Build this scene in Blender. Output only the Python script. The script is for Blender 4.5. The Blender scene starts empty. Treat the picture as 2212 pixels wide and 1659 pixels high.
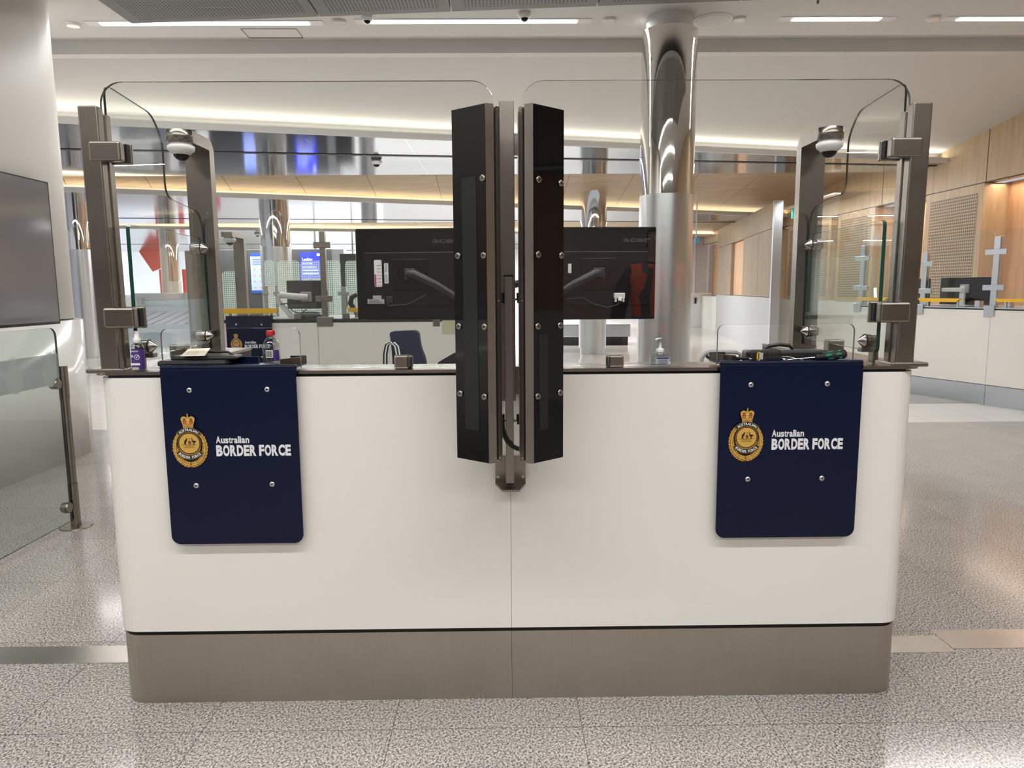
import bpy, bmesh, math, random
from mathutils import Vector, Matrix
C = bpy.context.scene.collection
S = bpy.context.scene
PI = math.pi
random.seed(4)

# ---------------------------------------------------------------- camera, world, lights, exposure
F, PIT, YAW, ROL, CH, CX = 1545., .1318, .0112, -.0069, 1.32, -.018
cam = bpy.data.cameras.new('camera'); co = bpy.data.objects.new('camera', cam); C.objects.link(co)
cam.sensor_width = 36; cam.lens = F / 2212 * 36; cam.clip_start = .02; cam.clip_end = 200
fw = Vector((math.sin(YAW) * math.cos(PIT), math.cos(YAW) * math.cos(PIT), -math.sin(PIT)))
rt = Vector((math.cos(YAW), -math.sin(YAW), 0)); up = rt.cross(fw)
r2 = rt * math.cos(ROL) + up * math.sin(ROL); u2 = up * math.cos(ROL) - rt * math.sin(ROL)
M = Matrix((r2, u2, -fw)).transposed().to_4x4(); M.translation = (CX, 0, CH)
co.matrix_world = M
S.camera = co
S.view_settings.view_transform = 'Standard'; S.view_settings.look = 'None'
S.view_settings.gamma = 1; S.view_settings.use_curve_mapping = False
S.view_settings.exposure = 0.0
S.cycles.use_denoising = True
S.cycles.max_bounces = 10; S.cycles.transparent_max_bounces = 40
S.cycles.diffuse_bounces = 4; S.cycles.glossy_bounces = 5; S.cycles.transmission_bounces = 8
S.cycles.sample_clamp_indirect = 6; S.cycles.caustics_reflective = False; S.cycles.caustics_refractive = False
w = bpy.data.worlds.new('world'); S.world = w; w.use_nodes = True
w.node_tree.nodes['Background'].inputs[0].default_value = (.80, .84, .92, 1)
w.node_tree.nodes['Background'].inputs[1].default_value = .62


def area(name, loc, rot, sx, sy, power, col=(1, 1, 1), spread=PI):
    l = bpy.data.lights.new(name, 'AREA'); l.shape = 'RECTANGLE'; l.size = sx; l.size_y = sy
    l.energy = power; l.color = col; l.spread = spread
    o = bpy.data.objects.new(name, l); C.objects.link(o); o.location = loc; o.rotation_euler = rot
    return o


WARM = (1, .92, .82); NEUT = (1, .99, .975)
area('ceiling_row_and_fill_light', (0, .3, 3.66), (0, 0, 0), 7, .14, 138, NEUT)  # row added out of view to light the counter front
area('ceiling_row_and_fill_light', (0, -2.8, 3.66), (0, 0, 0), 7, .14, 158, NEUT)  # added unseen row behind the viewer, also for the counter front
area('ceiling_row_and_fill_light', (-.6, 2.5, 3.66), (0, 0, 0), 5, .12, 70, NEUT)  # added out of view to brighten the booth behind
area('ceiling_row_and_fill_light', (-1.5, 6.78, 3.66), (0, 0, 0), 6, .1, 65, NEUT)
area('ceiling_row_and_fill_light', (4.2, 6.74, 3.66), (0, 0, 0), 4, .1, 60, NEUT)

# ---------------------------------------------------------------- helpers


def P(px, py, X=None, Y=None, Z=None):
    """point of the place seen at a pixel of the 2212x1659 photo, at a known X, Y or Z"""
    d = r2 * ((px - 1106) / F) + u2 * (-(py - 829.5) / F) + fw
    o = Vector((CX, 0, CH))
    t = (Y / d.y) if Y is not None else ((Z - CH) / d.z if Z is not None else (X - CX) / d.x)
    return o + d * t


class MB:
    def __init__(s): s.v = []; s.f = []; s.m = []; s.sm = []

    def add(s, vs, fs, m=0, smooth=False, mat=None):
        n = len(s.v)
        s.v += [tuple(mat @ Vector(v)) if mat is not None else tuple(v) for v in vs]
        for k, f in enumerate(fs):
            s.f.append([n + i for i in f]); s.m.append(m if isinstance(m, int) else m[k]); s.sm.append(smooth)
        return s

    def addbm(s, bm, m=0, smooth=False, mat=None):
        bm.verts.index_update()
        s.add([v.co[:] for v in bm.verts], [[v.index for v in f.verts] for f in bm.faces], m, smooth, mat); bm.free()
        return s

    def box(s, x0, x1, y0, y1, z0, z1, m=0, bev=0, seg=2, mat=None):
        x0, x1 = min(x0, x1), max(x0, x1); y0, y1 = min(y0, y1), max(y0, y1); z0, z1 = min(z0, z1), max(z0, z1)
        bm = bmesh.new()
        bmesh.ops.create_cube(bm, size=1)
        for v in bm.verts:
            v.co = Vector((x0 + (v.co.x + .5) * (x1 - x0), y0 + (v.co.y + .5) * (y1 - y0), z0 + (v.co.z + .5) * (z1 - z0)))
        if bev:
            bmesh.ops.bevel(bm, geom=bm.edges[:] + bm.verts[:], offset=min(bev, .49 * min(x1 - x0, y1 - y0, z1 - z0)), segments=seg, profile=.5, affect='EDGES')
        return s.addbm(bm, m, False, mat)

    def prism(s, pts, axis, a0, a1, m=0, ms=None, mat=None, smooth=False):
        """polygon pts (u,v) extruded along axis: x->(u=y,v=z) y->(u=x,v=z) z->(u=x,v=y)"""
        def g(u, v, a): return {'x': (a, u, v), 'y': (u, a, v), 'z': (u, v, a)}[axis]
        n = len(pts)
        area2 = sum(pts[i][0] * pts[(i + 1) % n][1] - pts[(i + 1) % n][0] * pts[i][1] for i in range(n))
        if (area2 < 0): pts = pts[::-1]
        a0, a1 = min(a0, a1), max(a0, a1)
        if axis == 'y': pts = pts[::-1]
        vs = [g(u, v, a0) for u, v in pts] + [g(u, v, a1) for u, v in pts]
        fs = [list(range(n))[::-1], list(range(n, 2 * n))] + [[i, (i + 1) % n, n + (i + 1) % n, n + i] for i in range(n)]
        ms = m if ms is None else ms
        s.add(vs, fs, [m, m] + [ms] * n, False, mat)
        if smooth:
            for k in range(len(s.f) - n, len(s.f)): s.sm[k] = True
        return s

    def lathe(s, prof, c, axis='z', n=32, m=0, mat=None, smooth=True, cap=True):
        """prof: list of (radius, height) bottom->top"""
        vs = []; fs = []
        for r, h in prof:
            for k in range(n):
                a = 2 * PI * k / n; x, y = r * math.cos(a), r * math.sin(a)
                if axis == 'z': q = (x, y, h)
                elif axis == 'y': q = (y, h, x)
                else: q = (h, x, y)
                vs.append((q[0] + c[0], q[1] + c[1], q[2] + c[2]))
        for j in range(len(prof) - 1):
            for k in range(n):
                a, b = j * n + k, j * n + (k + 1) % n
                fs.append([a, b, b + n, a + n])
        s.add(vs, fs, m, smooth, mat)
        if cap:
            s.add(vs[:n], [list(range(n))[::-1]], m, False, mat)
            s.add(vs[-n:], [list(range(n))], m, False, mat)
        return s

    def cyl(s, a, b, r, n=20, m=0, r2_=None):
        return s.tube([a, b], [r, r if r2_ is None else r2_], n, m)

    def tube(s, path, rad, n=12, m=0):
        path = [Vector(p) for p in path]
        rads = rad if isinstance(rad, (list, tuple)) else [rad] * len(path)
        vs = []; fs = []; prev = None
        for i, p in enumerate(path):
            t = (path[min(i + 1, len(path) - 1)] - path[max(i - 1, 0)]).normalized()
            if prev is None:
                a = Vector((0, 0, 1)) if abs(t.z) < .9 else Vector((1, 0, 0)); u = t.cross(a).normalized()
            else:
                u = (prev - t * prev.dot(t)).normalized()
            prev = u; v = t.cross(u)
            for k in range(n):
                an = 2 * PI * k / n
                vs.append(p + (u * math.cos(an) + v * math.sin(an)) * rads[i])
        for i in range(len(path) - 1):
            for k in range(n):
                a, b = i * n + k, i * n + (k + 1) % n
                fs.append([a, b, b + n, a + n])
        s.add(vs, fs, m, True)
        s.add(vs[:n], [list(range(n))[::-1]], m); s.add(vs[-n:], [list(range(n))], m)
        return s

    def quad(s, pts, m=0): return s.add(pts, [list(range(len(pts)))], m)

    def mesh(s, me, m=0, mat=None):
        return s.add([v.co[:] for v in me.vertices], [list(p.vertices) for p in me.polygons], m, False, mat)


def rrect(x0, x1, z0, z1, r, corners=(1, 1, 1, 1), n=6):
    """rounded rectangle; corners: bl, br, tr, tl"""
    pts = []
    for (cx, cz, a0, on) in ((x0 + r, z0 + r, PI, corners[0]), (x1 - r, z0 + r, 1.5 * PI, corners[1]), (x1 - r, z1 - r, 0, corners[2]), (x0 + r, z1 - r, .5 * PI, corners[3])):
        if on:
            for k in range(n + 1):
                a = a0 + .5 * PI * k / n; pts.append((cx + r * math.cos(a), cz + r * math.sin(a)))
        else:
            pts.append((cx + (r if cx > (x0 + x1) / 2 else -r), cz + (r if cz > (z0 + z1) / 2 else -r)))
    return pts


def roundpoly(pts, rad, n=6):
    """round the corners of a polygon"""
    out = []; N = len(pts)
    for i in range(N):
        p = Vector(pts[i]); a = Vector(pts[i - 1]) - p; b = Vector(pts[(i + 1) % N]) - p
        r = rad[i] if isinstance(rad, (list, tuple)) else rad
        if r <= 0: out.append(tuple(p)); continue
        d = min(r, a.length * .48, b.length * .48)
        A = p + a.normalized() * d; B = p + b.normalized() * d
        for k in range(n + 1):
            t = k / n; out.append(tuple(A * (1 - t) ** 2 + p * 2 * t * (1 - t) + B * t * t))
    return out


def thing(name, label, cat, loc=(0, 0, 0), group=None):
    o = bpy.data.objects.new(name, None); C.objects.link(o); o.empty_display_size = .05
    o.location = loc; o['label'] = label; o['category'] = cat
    if group: o['group'] = group
    return o


def root(o):
    while o.parent: o = o.parent
    return o


def obj(name, mb, mats, parent=None, label=None):
    me = bpy.data.meshes.new(name)
    off = root(parent).location if parent else Vector((0, 0, 0))
    me.from_pydata([tuple(Vector(v) - off) for v in mb.v], [], mb.f)
    if not isinstance(mats, (list, tuple)): mats = [mats]
    for m in mats: me.materials.append(m)
    for p, mi, sm in zip(me.polygons, mb.m, mb.sm): p.material_index = mi; p.use_smooth = sm
    me.update()
    o = bpy.data.objects.new(name, me); C.objects.link(o)
    if parent: o.parent = parent
    if label: o['label'] = label
    return o


def single(name, mb, mats, label, cat, group=None):
    """a thing that is one mesh"""
    o = obj(name, mb, mats)
    o['label'] = label; o['category'] = cat
    if group: o['group'] = group
    return o


def struct(name, mb, mats):
    o = obj(name, mb, mats); o['kind'] = 'structure'; return o


def dup(o, parent=None, dl=None, label=None):
    c = o.copy(); C.objects.link(c); c.parent = parent
    if dl is not None: c.location = o.location + Vector(dl)
    if label: c['label'] = label
    for ch in o.children: dup(ch, c)
    return c


_tc = {}


def text_me(t, bold=.0, align='LEFT'):
    k = (t, bold, align)
    if k not in _tc:
        cu = bpy.data.curves.new('txt', 'FONT'); cu.body = t; cu.size = 1; cu.offset = bold; cu.align_x = align
        cu.resolution_u = 3
        o = bpy.data.objects.new('txt', cu)
        _tc[k] = bpy.data.meshes.new_from_object(o)
        bpy.data.objects.remove(o)
        xs = [v.co.x for v in _tc[k].vertices] or [0]
        _tc[k]['w'] = max(xs) - min(xs); _tc[k]['x0'] = min(xs)
    return _tc[k]


def put_text(mb, t, x, z, y, width, height, m=0, bold=.0, cap=.70, mat=None):
    """text facing -Y; left bottom at x,z ; fitted to width, cap height"""
    me = text_me(t, bold)
    T = Matrix.Translation((x, y, z)) @ Matrix.Rotation(PI / 2, 4, 'X') @ Matrix.Diagonal((width / me['w'], height / cap, 1, 1)) @ Matrix.Translation((-me['x0'], 0, 0))
    mb.mesh(me, m, mat @ T if mat is not None else T)


CONDW = {'I': .42, 'E': .86, 'F': .82, 'A': 1.08, 'u': .84, 's': .80, 't': .50, 'r': .54, 'a': .82, 'l': .33, 'i': .33, 'n': .84}


def put_cond(mb, t, x, z, y, width, height, m=0, bold=.04, gap=.07):
    """condensed bold lettering: every glyph squeezed to a near equal width"""
    ws = [.30 if c == ' ' else CONDW.get(c, 1.) for c in t]
    tot = sum(ws) + gap * (len(t) - 1); k = width / tot
    for c, w_ in zip(t, ws):
        if c != ' ': put_text(mb, c, x, z, y, w_ * k, height, m, bold)
        x += (w_ + gap) * k


# ---------------------------------------------------------------- materials
def nt(name):
    m = bpy.data.materials.new(name); m.use_nodes = True
    return m, m.node_tree, m.node_tree.nodes, m.node_tree.links, m.node_tree.nodes['Principled BSDF']


def mat(name, col, rough=.5, metal=0, emit=0, ecol=None, coat=0, spec=.5, bump=0, bscale=200, vary=0, vscale=3):
    m, t, N, L, b = nt(name)
    b.inputs['Base Color'].default_value = (*col, 1); b.inputs['Roughness'].default_value = rough
    b.inputs['Metallic'].default_value = metal; b.inputs['Coat Weight'].default_value = coat
    b.inputs['Specular IOR Level'].default_value = spec
    if emit:
        b.inputs['Emission Color'].default_value = (*(ecol or col), 1); b.inputs['Emission Strength'].default_value = emit
    tc = N.new('ShaderNodeTexCoord')
    if bump:
        n = N.new('ShaderNodeTexNoise'); n.inputs['Scale'].default_value = bscale
        u = N.new('ShaderNodeBump'); u.inputs['Strength'].default_value = bump; u.inputs['Distance'].default_value = .002
        L.new(tc.outputs['Object'], n.inputs['Vector']); L.new(n.outputs['Fac'], u.inputs['Height']); L.new(u.outputs['Normal'], b.inputs['Normal'])
    if vary:
        n = N.new('ShaderNodeTexNoise'); n.inputs['Scale'].default_value = vscale; n.inputs['Detail'].default_value = 4
        r = N.new('ShaderNodeMapRange'); r.inputs['To Min'].default_value = 1 - vary; r.inputs['To Max'].default_value = 1 + vary
        x = N.new('ShaderNodeVectorMath'); x.operation = 'SCALE'; x.inputs[0].default_value = col
        L.new(tc.outputs['Object'], n.inputs['Vector']); L.new(n.outputs['Fac'], r.inputs['Value']); L.new(r.outputs[0], x.inputs['Scale']); L.new(x.outputs[0], b.inputs['Base Color'])
    return m


def steel(name, col, rough, stretch=(60, 60, 1.5), amt=.12, aniso=.0):
    m, t, N, L, b = nt(name)
    b.inputs['Metallic'].default_value = 1; b.inputs['Anisotropic'].default_value = aniso
    tc = N.new('ShaderNodeTexCoord'); mp = N.new('ShaderNodeMapping'); mp.inputs['Scale'].default_value = stretch
    n = N.new('ShaderNodeTexNoise'); n.inputs['Scale'].default_value = 6; n.inputs['Detail'].default_value = 5
    L.new(tc.outputs['Object'], mp.inputs[0]); L.new(mp.outputs[0], n.inputs['Vector'])
    n2 = N.new('ShaderNodeTexNoise'); n2.inputs['Scale'].default_value = 5; L.new(tc.outputs['Object'], n2.inputs['Vector'])
    r = N.new('ShaderNodeMapRange'); r.inputs['To Min'].default_value = 1 - amt; r.inputs['To Max'].default_value = 1 + amt
    ad = N.new('ShaderNodeMath'); ad.operation = 'MULTIPLY_ADD'; ad.inputs[1].default_value = .5; ad.inputs[2].default_value = 0.25
    L.new(n.outputs['Fac'], ad.inputs[0]); a2 = N.new('ShaderNodeMath'); a2.operation = 'MULTIPLY_ADD'; a2.inputs[1].default_value = .5
    L.new(n2.outputs['Fac'], a2.inputs[0]); L.new(ad.outputs[0], a2.inputs[2]); L.new(a2.outputs[0], r.inputs['Value'])
    x = N.new('ShaderNodeVectorMath'); x.operation = 'SCALE'; x.inputs[0].default_value = col
    L.new(r.outputs[0], x.inputs['Scale']); L.new(x.outputs[0], b.inputs['Base Color'])
    rr = N.new('ShaderNodeMapRange'); rv = .25 if amt > .05 else .03; rr.inputs['To Min'].default_value = rough * (1 - rv); rr.inputs['To Max'].default_value = rough * (1 + rv)
    L.new(n2.outputs['Fac'], rr.inputs['Value']); L.new(rr.outputs[0], b.inputs['Roughness'])
    return m


def glassmat(name, tint, refl=1.0, f0=.04):
    m = bpy.data.materials.new(name); m.use_nodes = True; N = m.node_tree.nodes; L = m.node_tree.links; N.clear()
    out = N.new('ShaderNodeOutputMaterial'); mx = N.new('ShaderNodeMixShader')
    tr = N.new('ShaderNodeBsdfTransparent'); tr.inputs[0].default_value = (*tint, 1)
    gl = N.new('ShaderNodeBsdfGlossy'); gl.inputs['Roughness'].default_value = .0
    g = N.new('ShaderNodeNewGeometry'); d = N.new('ShaderNodeVectorMath'); d.operation = 'DOT_PRODUCT'
    L.new(g.outputs['Incoming'], d.inputs[0]); L.new(g.outputs['Normal'], d.inputs[1])
    ab = N.new('ShaderNodeMath'); ab.operation = 'ABSOLUTE'; L.new(d.outputs['Value'], ab.inputs[0])
    om = N.new('ShaderNodeMath'); om.operation = 'SUBTRACT'; om.inputs[0].default_value = 1; L.new(ab.outputs[0], om.inputs[1])
    pw = N.new('ShaderNodeMath'); pw.operation = 'POWER'; pw.inputs[1].default_value = 5; L.new(om.outputs[0], pw.inputs[0])
    ma = N.new('ShaderNodeMath'); ma.operation = 'MULTIPLY_ADD'; ma.inputs[1].default_value = (1 - f0) * refl; ma.inputs[2].default_value = f0 * refl
    L.new(pw.outputs[0], ma.inputs[0])
    L.new(ma.outputs[0], mx.inputs[0]); L.new(tr.outputs[0], mx.inputs[1]); L.new(gl.outputs[0], mx.inputs[2]); L.new(mx.outputs[0], out.inputs[0])
    return m


def wood(name, c1, c2, c3, sc=(3, 3, .35), rough=.45, seams=None):
    m, t, N, L, b = nt(name)
    tc = N.new('ShaderNodeTexCoord'); mp = N.new('ShaderNodeMapping'); mp.inputs['Scale'].default_value = sc
    n = N.new('ShaderNodeTexNoise'); n.inputs['Scale'].default_value = 4; n.inputs['Detail'].default_value = 8; n.inputs['Distortion'].default_value = .6
    r = N.new('ShaderNodeValToRGB'); e = r.color_ramp.elements
    e[0].position = .3; e[0].color = (*c1, 1); e[1].position = .72; e[1].color = (*c3, 1); x = e.new(.5); x.color = (*c2, 1)
    L.new(tc.outputs['Object'], mp.inputs[0]); L.new(mp.outputs[0], n.inputs['Vector']); L.new(n.outputs['Fac'], r.inputs[0])
    last = r.outputs[0]
    if seams:
        mp2 = N.new('ShaderNodeMapping'); mp2.inputs['Rotation'].default_value = seams[2]
        br = N.new('ShaderNodeTexBrick'); br.inputs['Scale'].default_value = 1; br.inputs['Brick Width'].default_value = seams[0]; br.inputs['Row Height'].default_value = seams[1]
        br.inputs['Mortar Size'].default_value = .006; br.offset = 0; br.inputs['Color1'].default_value = (1, 1, 1, 1); br.inputs['Color2'].default_value = (.93, .93, .93, 1); br.inputs['Mortar'].default_value = (.2, .14, .1, 1)
        L.new(tc.outputs['Object'], mp2.inputs[0]); L.new(mp2.outputs[0], br.inputs['Vector'])
        mm = N.new('ShaderNodeMix'); mm.data_type = 'RGBA'; mm.blend_type = 'MULTIPLY'; mm.inputs['Factor'].default_value = 1
        L.new(last, mm.inputs[6]); L.new(br.outputs['Color'], mm.inputs[7]); last = mm.outputs[2]
    L.new(last, b.inputs['Base Color']); b.inputs['Roughness'].default_value = rough
    return m


def perf(name, base, hole, pitch, axes=(0, 1), rad=.3, rough=.5, metal=0, alpha=False):
    """perforated sheet: round holes on a grid"""
    m, t, N, L, b = nt(name)
    tc = N.new('ShaderNodeTexCoord'); sp = N.new('ShaderNodeSeparateXYZ'); L.new(tc.outputs['Object'], sp.inputs[0])
    sq = []
    for a in axes:
        d = N.new('ShaderNodeMath'); d.operation = 'DIVIDE'; d.inputs[1].default_value = pitch; L.new(sp.outputs[a], d.inputs[0])
        f = N.new('ShaderNodeMath'); f.operation = 'FRACT'; L.new(d.outputs[0], f.inputs[0])
        s_ = N.new('ShaderNodeMath'); s_.operation = 'SUBTRACT'; s_.inputs[1].default_value = .5; L.new(f.outputs[0], s_.inputs[0])
        q = N.new('ShaderNodeMath'); q.operation = 'MULTIPLY'; L.new(s_.outputs[0], q.inputs[0]); L.new(s_.outputs[0], q.inputs[1]); sq.append(q)
    ad = N.new('ShaderNodeMath'); ad.operation = 'ADD'; L.new(sq[0].outputs[0], ad.inputs[0]); L.new(sq[1].outputs[0], ad.inputs[1])
    lt = N.new('ShaderNodeMath'); lt.operation = 'LESS_THAN'; lt.inputs[1].default_value = rad * rad; L.new(ad.outputs[0], lt.inputs[0])
    mm = N.new('ShaderNodeMix'); mm.data_type = 'RGBA'; mm.inputs[6].default_value = (*base, 1); mm.inputs[7].default_value = (*hole, 1)
    L.new(lt.outputs[0], mm.inputs[0]); L.new(mm.outputs[2], b.inputs['Base Color'])
    b.inputs['Roughness'].default_value = rough; b.inputs['Metallic'].default_value = metal
    if alpha:
        inv = N.new('ShaderNodeMath'); inv.operation = 'MULTIPLY_ADD'; inv.inputs[1].default_value = -alpha * .5; inv.inputs[2].default_value = .5
        L.new(lt.outputs[0], inv.inputs[0]); L.new(inv.outputs[0], b.inputs['Alpha'])
    return m


def granite():
    m, t, N, L, b = nt('granite')
    tc = N.new('ShaderNodeTexCoord')
    mp = N.new('ShaderNodeMapping'); mp.inputs['Scale'].default_value = (1.3, 1, 1); mp.inputs['Rotation'].default_value = (0, 0, -.6)
    L.new(tc.outputs['Object'], mp.inputs[0])
    n1 = N.new('ShaderNodeTexNoise'); n1.inputs['Scale'].default_value = 120; n1.inputs['Detail'].default_value = 6; n1.inputs['Roughness'].default_value = .75
    L.new(mp.outputs[0], n1.inputs['Vector'])
    r = N.new('ShaderNodeValToRGB'); e = r.color_ramp.elements
    e[0].position = .36; e[0].color = (.045, .04, .055, 1); e[1].position = .62; e[1].color = (.78, .72, .64, 1)
    for p_, c_ in ((.43, (.13, .12, .13)), (.48, (.30, .275, .265)), (.53, (.56, .51, .455))):
        x = e.new(p_); x.color = (*c_, 1)
    L.new(n1.outputs['Fac'], r.inputs[0])
    n2 = N.new('ShaderNodeTexNoise'); n2.inputs['Scale'].default_value = 3; L.new(tc.outputs['Object'], n2.inputs['Vector'])
    mr = N.new('ShaderNodeMapRange'); mr.inputs['To Min'].default_value = .85; mr.inputs['To Max'].default_value = 1.15; L.new(n2.outputs['Fac'], mr.inputs['Value'])
    sc = N.new('ShaderNodeVectorMath'); sc.operation = 'SCALE'; L.new(r.outputs[0], sc.inputs[0]); L.new(mr.outputs[0], sc.inputs['Scale'])
    mp2 = N.new('ShaderNodeMapping'); mp2.inputs['Location'].default_value = (.365, -2.015 + 5.75, 0)
    br = N.new('ShaderNodeTexBrick'); br.offset = 0; br.inputs['Scale'].default_value = 1; br.inputs['Brick Width'].default_value = .575; br.inputs['Row Height'].default_value = .575
    br.inputs['Mortar Size'].default_value = .0012; br.inputs['Color1'].default_value = (1, 1, 1, 1); br.inputs['Color2'].default_value = (.9, .9, .91, 1); br.inputs['Mortar'].default_value = (.25, .24, .24, 1)
    L.new(tc.outputs['Object'], mp2.inputs[0]); L.new(mp2.outputs[0], br.inputs['Vector'])
    mm = N.new('ShaderNodeMix'); mm.data_type = 'RGBA'; mm.blend_type = 'MULTIPLY'; mm.inputs['Factor'].default_value = 1
    L.new(sc.outputs[0], mm.inputs[6]); L.new(br.outputs['Color'], mm.inputs[7]); L.new(mm.outputs[2], b.inputs['Base Color'])
    b.inputs['Roughness'].default_value = .13; b.inputs['Specular IOR Level'].default_value = .4
    return m


def tiled(name, c, joint, wdt, rough, metal=0, spec=.5, mortar=.002, off=0, row=None, var=.95):
    m, t, N, L, b = nt(name)
    tc = N.new('ShaderNodeTexCoord'); br = N.new('ShaderNodeTexBrick'); br.offset = off; br.inputs['Scale'].default_value = 1
    br.inputs['Brick Width'].default_value = wdt; br.inputs['Row Height'].default_value = row or wdt; br.inputs['Mortar Size'].default_value = mortar
    br.inputs['Color1'].default_value = (*c, 1); br.inputs['Color2'].default_value = (*[k * var for k in c], 1); br.inputs['Mortar'].default_value = (*joint, 1)
    L.new(tc.outputs['Object'], br.inputs['Vector']); L.new(br.outputs['Color'], b.inputs['Base Color'])
    b.inputs['Roughness'].default_value = rough; b.inputs['Metallic'].default_value = metal; b.inputs['Specular IOR Level'].default_value = spec
    return m


white_lam = mat('white_laminate', (.81, .795, .75), .38, bump=.05, bscale=900, vary=.02, vscale=2)
white_gloss = mat('white_gloss', (.80, .80, .77), .12, vary=.02)
white_wall = mat('white_wall', (.74, .725, .68), .55, vary=.015)
ceil_mat = mat('ceiling_paint', (.70, .69, .675), .7)
far_white = mat('far_white', (.82, .82, .84), .5)
st = steel('brushed_steel', (.29, .262, .232), .28)
st_pl = steel('plinth_steel', (.43, .395, .345), .30, stretch=(50, 50, 1.2), amt=.16)
st_pol = steel('polished_steel', (.80, .77, .74), .035, amt=.03)
st_sat = steel('satin_cladding', (.62, .63, .64), .30, stretch=(1, 1, 12), amt=.02)
st_blue = steel('cool_steel', (.58, .62, .66), .28, stretch=(2, 2, 40), amt=.02)
st_floor = steel('floor_strip_steel', (.62, .58, .54), .22, stretch=(1, 40, 1), amt=.08)
bolt_st = steel('bolt_steel', (.45, .42, .39), .22)
chrome = mat('chrome', (.75, .73, .70), .12, 1)
gl_ceiling = tiled('glossy_metal_panel', (.25, .275, .32), (.42, .45, .50), 1.2, .10, 1, mortar=.008, row=40, var=.97)
black = mat('black_reveal', (.006, .006, .007), .5)
blackgl = mat('black_glass', (.002, .002, .003), .04, spec=.3)
tint_in = mat('tinted_inner_panel', (.012, .014, .014), .25, spec=.3)
navy = mat('navy_powdercoat', (.0010, .0048, .027), .28, bump=.02, bscale=700, spec=.32)
navy_cloth = mat('navy_cloth', (.010, .016, .045), .85, bump=.4, bscale=60)
dark_pl = mat('dark_plastic', (.018, .018, .020), .35, bump=.1, bscale=500)
mon_pl = mat('monitor_plastic', (.004, .004, .005), .13, spec=.4)
mon_bk = mat('monitor_rear', (.006, .006, .007), .22, spec=.4)
grey_pl = mat('grey_plastic', (.42, .42, .43), .4)
lt_pl = mat('white_plastic', (.82, .81, .78), .35)
rubber = mat('black_rubber', (.008, .008, .008), .6)
glass = glassmat('clear_glass', (.975, .985, .98))
glass_g = glassmat('green_clear_glass', (.965, .985, .975))
glass_frost = glassmat('balustrade_glass', (.89, .925, .91))
edge_d = mat('glass_edge_dark', (.010, .022, .020), .1)
edge_m = mat('glass_edge_grey', (.10, .11, .11), .1)
edge_g = mat('glass_edge_green', (.015, .09, .065), .08)
edge_l = mat('glass_edge_pale', (.50, .55, .52), .1)
smoke = mat('smoked_display', (.19, .192, .205), .10, spec=.9)
gold = mat('emblem_gold', (.62, .37, .075), .4)
gold_d = mat('emblem_dark_gold', (.30, .155, .025), .45)
emb_k = mat('emblem_black', (.006, .006, .006), .4)
emb_r = mat('emblem_red', (.28, .012, .015), .5)
emb_w = mat('sign_white', (.74, .76, .78), .5)
yel = mat('yellow_edge', (.85, .48, .02), .4)
redm = mat('red_graphic', (.72, .03, .035), .5, emit=.25)
pinkm = mat('pink_graphic', (.9, .22, .30), .5, emit=.25)
lightstrip = mat('light_diffuser', (1, 1, 1), .5, emit=7, ecol=(1, .98, .95))
ledwarm = mat('led_warm', (1, .9, .75), .5, emit=2.5, ecol=(1, .86, .62))
ledneut = mat('led_neutral', (1, .95, .85), .5, emit=3.0, ecol=(1, .93, .80))
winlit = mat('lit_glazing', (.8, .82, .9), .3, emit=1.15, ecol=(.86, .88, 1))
wincyan = mat('lit_glazing_edge', (.5, .8, .9), .3, emit=1.1, ecol=(.55, .92, 1))
gran = granite()
cream = tiled('cream_tile', (.80, .765, .71), (.40, .37, .34), .6, .10, spec=.6)
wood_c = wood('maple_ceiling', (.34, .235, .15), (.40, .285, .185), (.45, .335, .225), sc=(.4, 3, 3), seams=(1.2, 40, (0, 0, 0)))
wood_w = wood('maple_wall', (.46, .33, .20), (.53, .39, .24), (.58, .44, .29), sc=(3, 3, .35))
wood_o = wood('maple_lit', (.62, .36, .19), (.70, .43, .25), (.76, .50, .31), sc=(3, 3, .3))  # lit bay and recess: warm light is put into the wood colour
perf_w = perf('perforated_timber', (.44, .33, .22), (.05, .035, .02), .045, (1, 2), .30)
perf_c = perf('perforated_metal', (.24, .235, .235), (.01, .01, .01), .028, (0, 1), .33, .5)
frost_dot = perf('dotted_glass', (.66, .78, .70), (.3, .4, .34), .032, (0, 2), .33, alpha=.7)
screen_b = mat('screen_blue', (.02, .03, .5), .2, emit=1.0, ecol=(.05, .07, .95))
screen_l = mat('screen_pale', (.3, .4, .9), .2, emit=1.0, ecol=(.33, .45, 1))
screen_n = mat('screen_navy', (.02, .06, .3), .2, emit=.6, ecol=(.03, .12, .5))
screen_t = mat('screen_text', (.8, .9, 1), .2, emit=1.1, ecol=(.85, .93, 1))
screen_r = mat('screen_picture', (.6, .3, .25), .3, emit=.5, ecol=(.8, .4, .35))
green_g = mat('green_grip', (.0, .17, .105), .5)
purple = mat('purple_label', (.075, .035, .20), .4)
paper = mat('paper', (.72, .66, .52), .8)
ink = mat('ink', (.08, .07, .07), .7)
redcap = mat('red_cap', (.55, .015, .02), .35)
clearpl = glassmat('clear_plastic', (.90, .92, .92), 2.2)
liquid = glassmat('clear_liquid', (.86, .89, .90), 1.2)
exitm = mat('exit_sign_green', (.0, .35, .28), .4, emit=.5, ecol=(.0, .5, .42))
blue_tag = mat('blue_tag', (.1, .4, .75), .5)
magenta = mat('magenta_print', (.45, .03, .25), .5)
grout = mat('joint_dark', (.05, .045, .04), .6)

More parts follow.
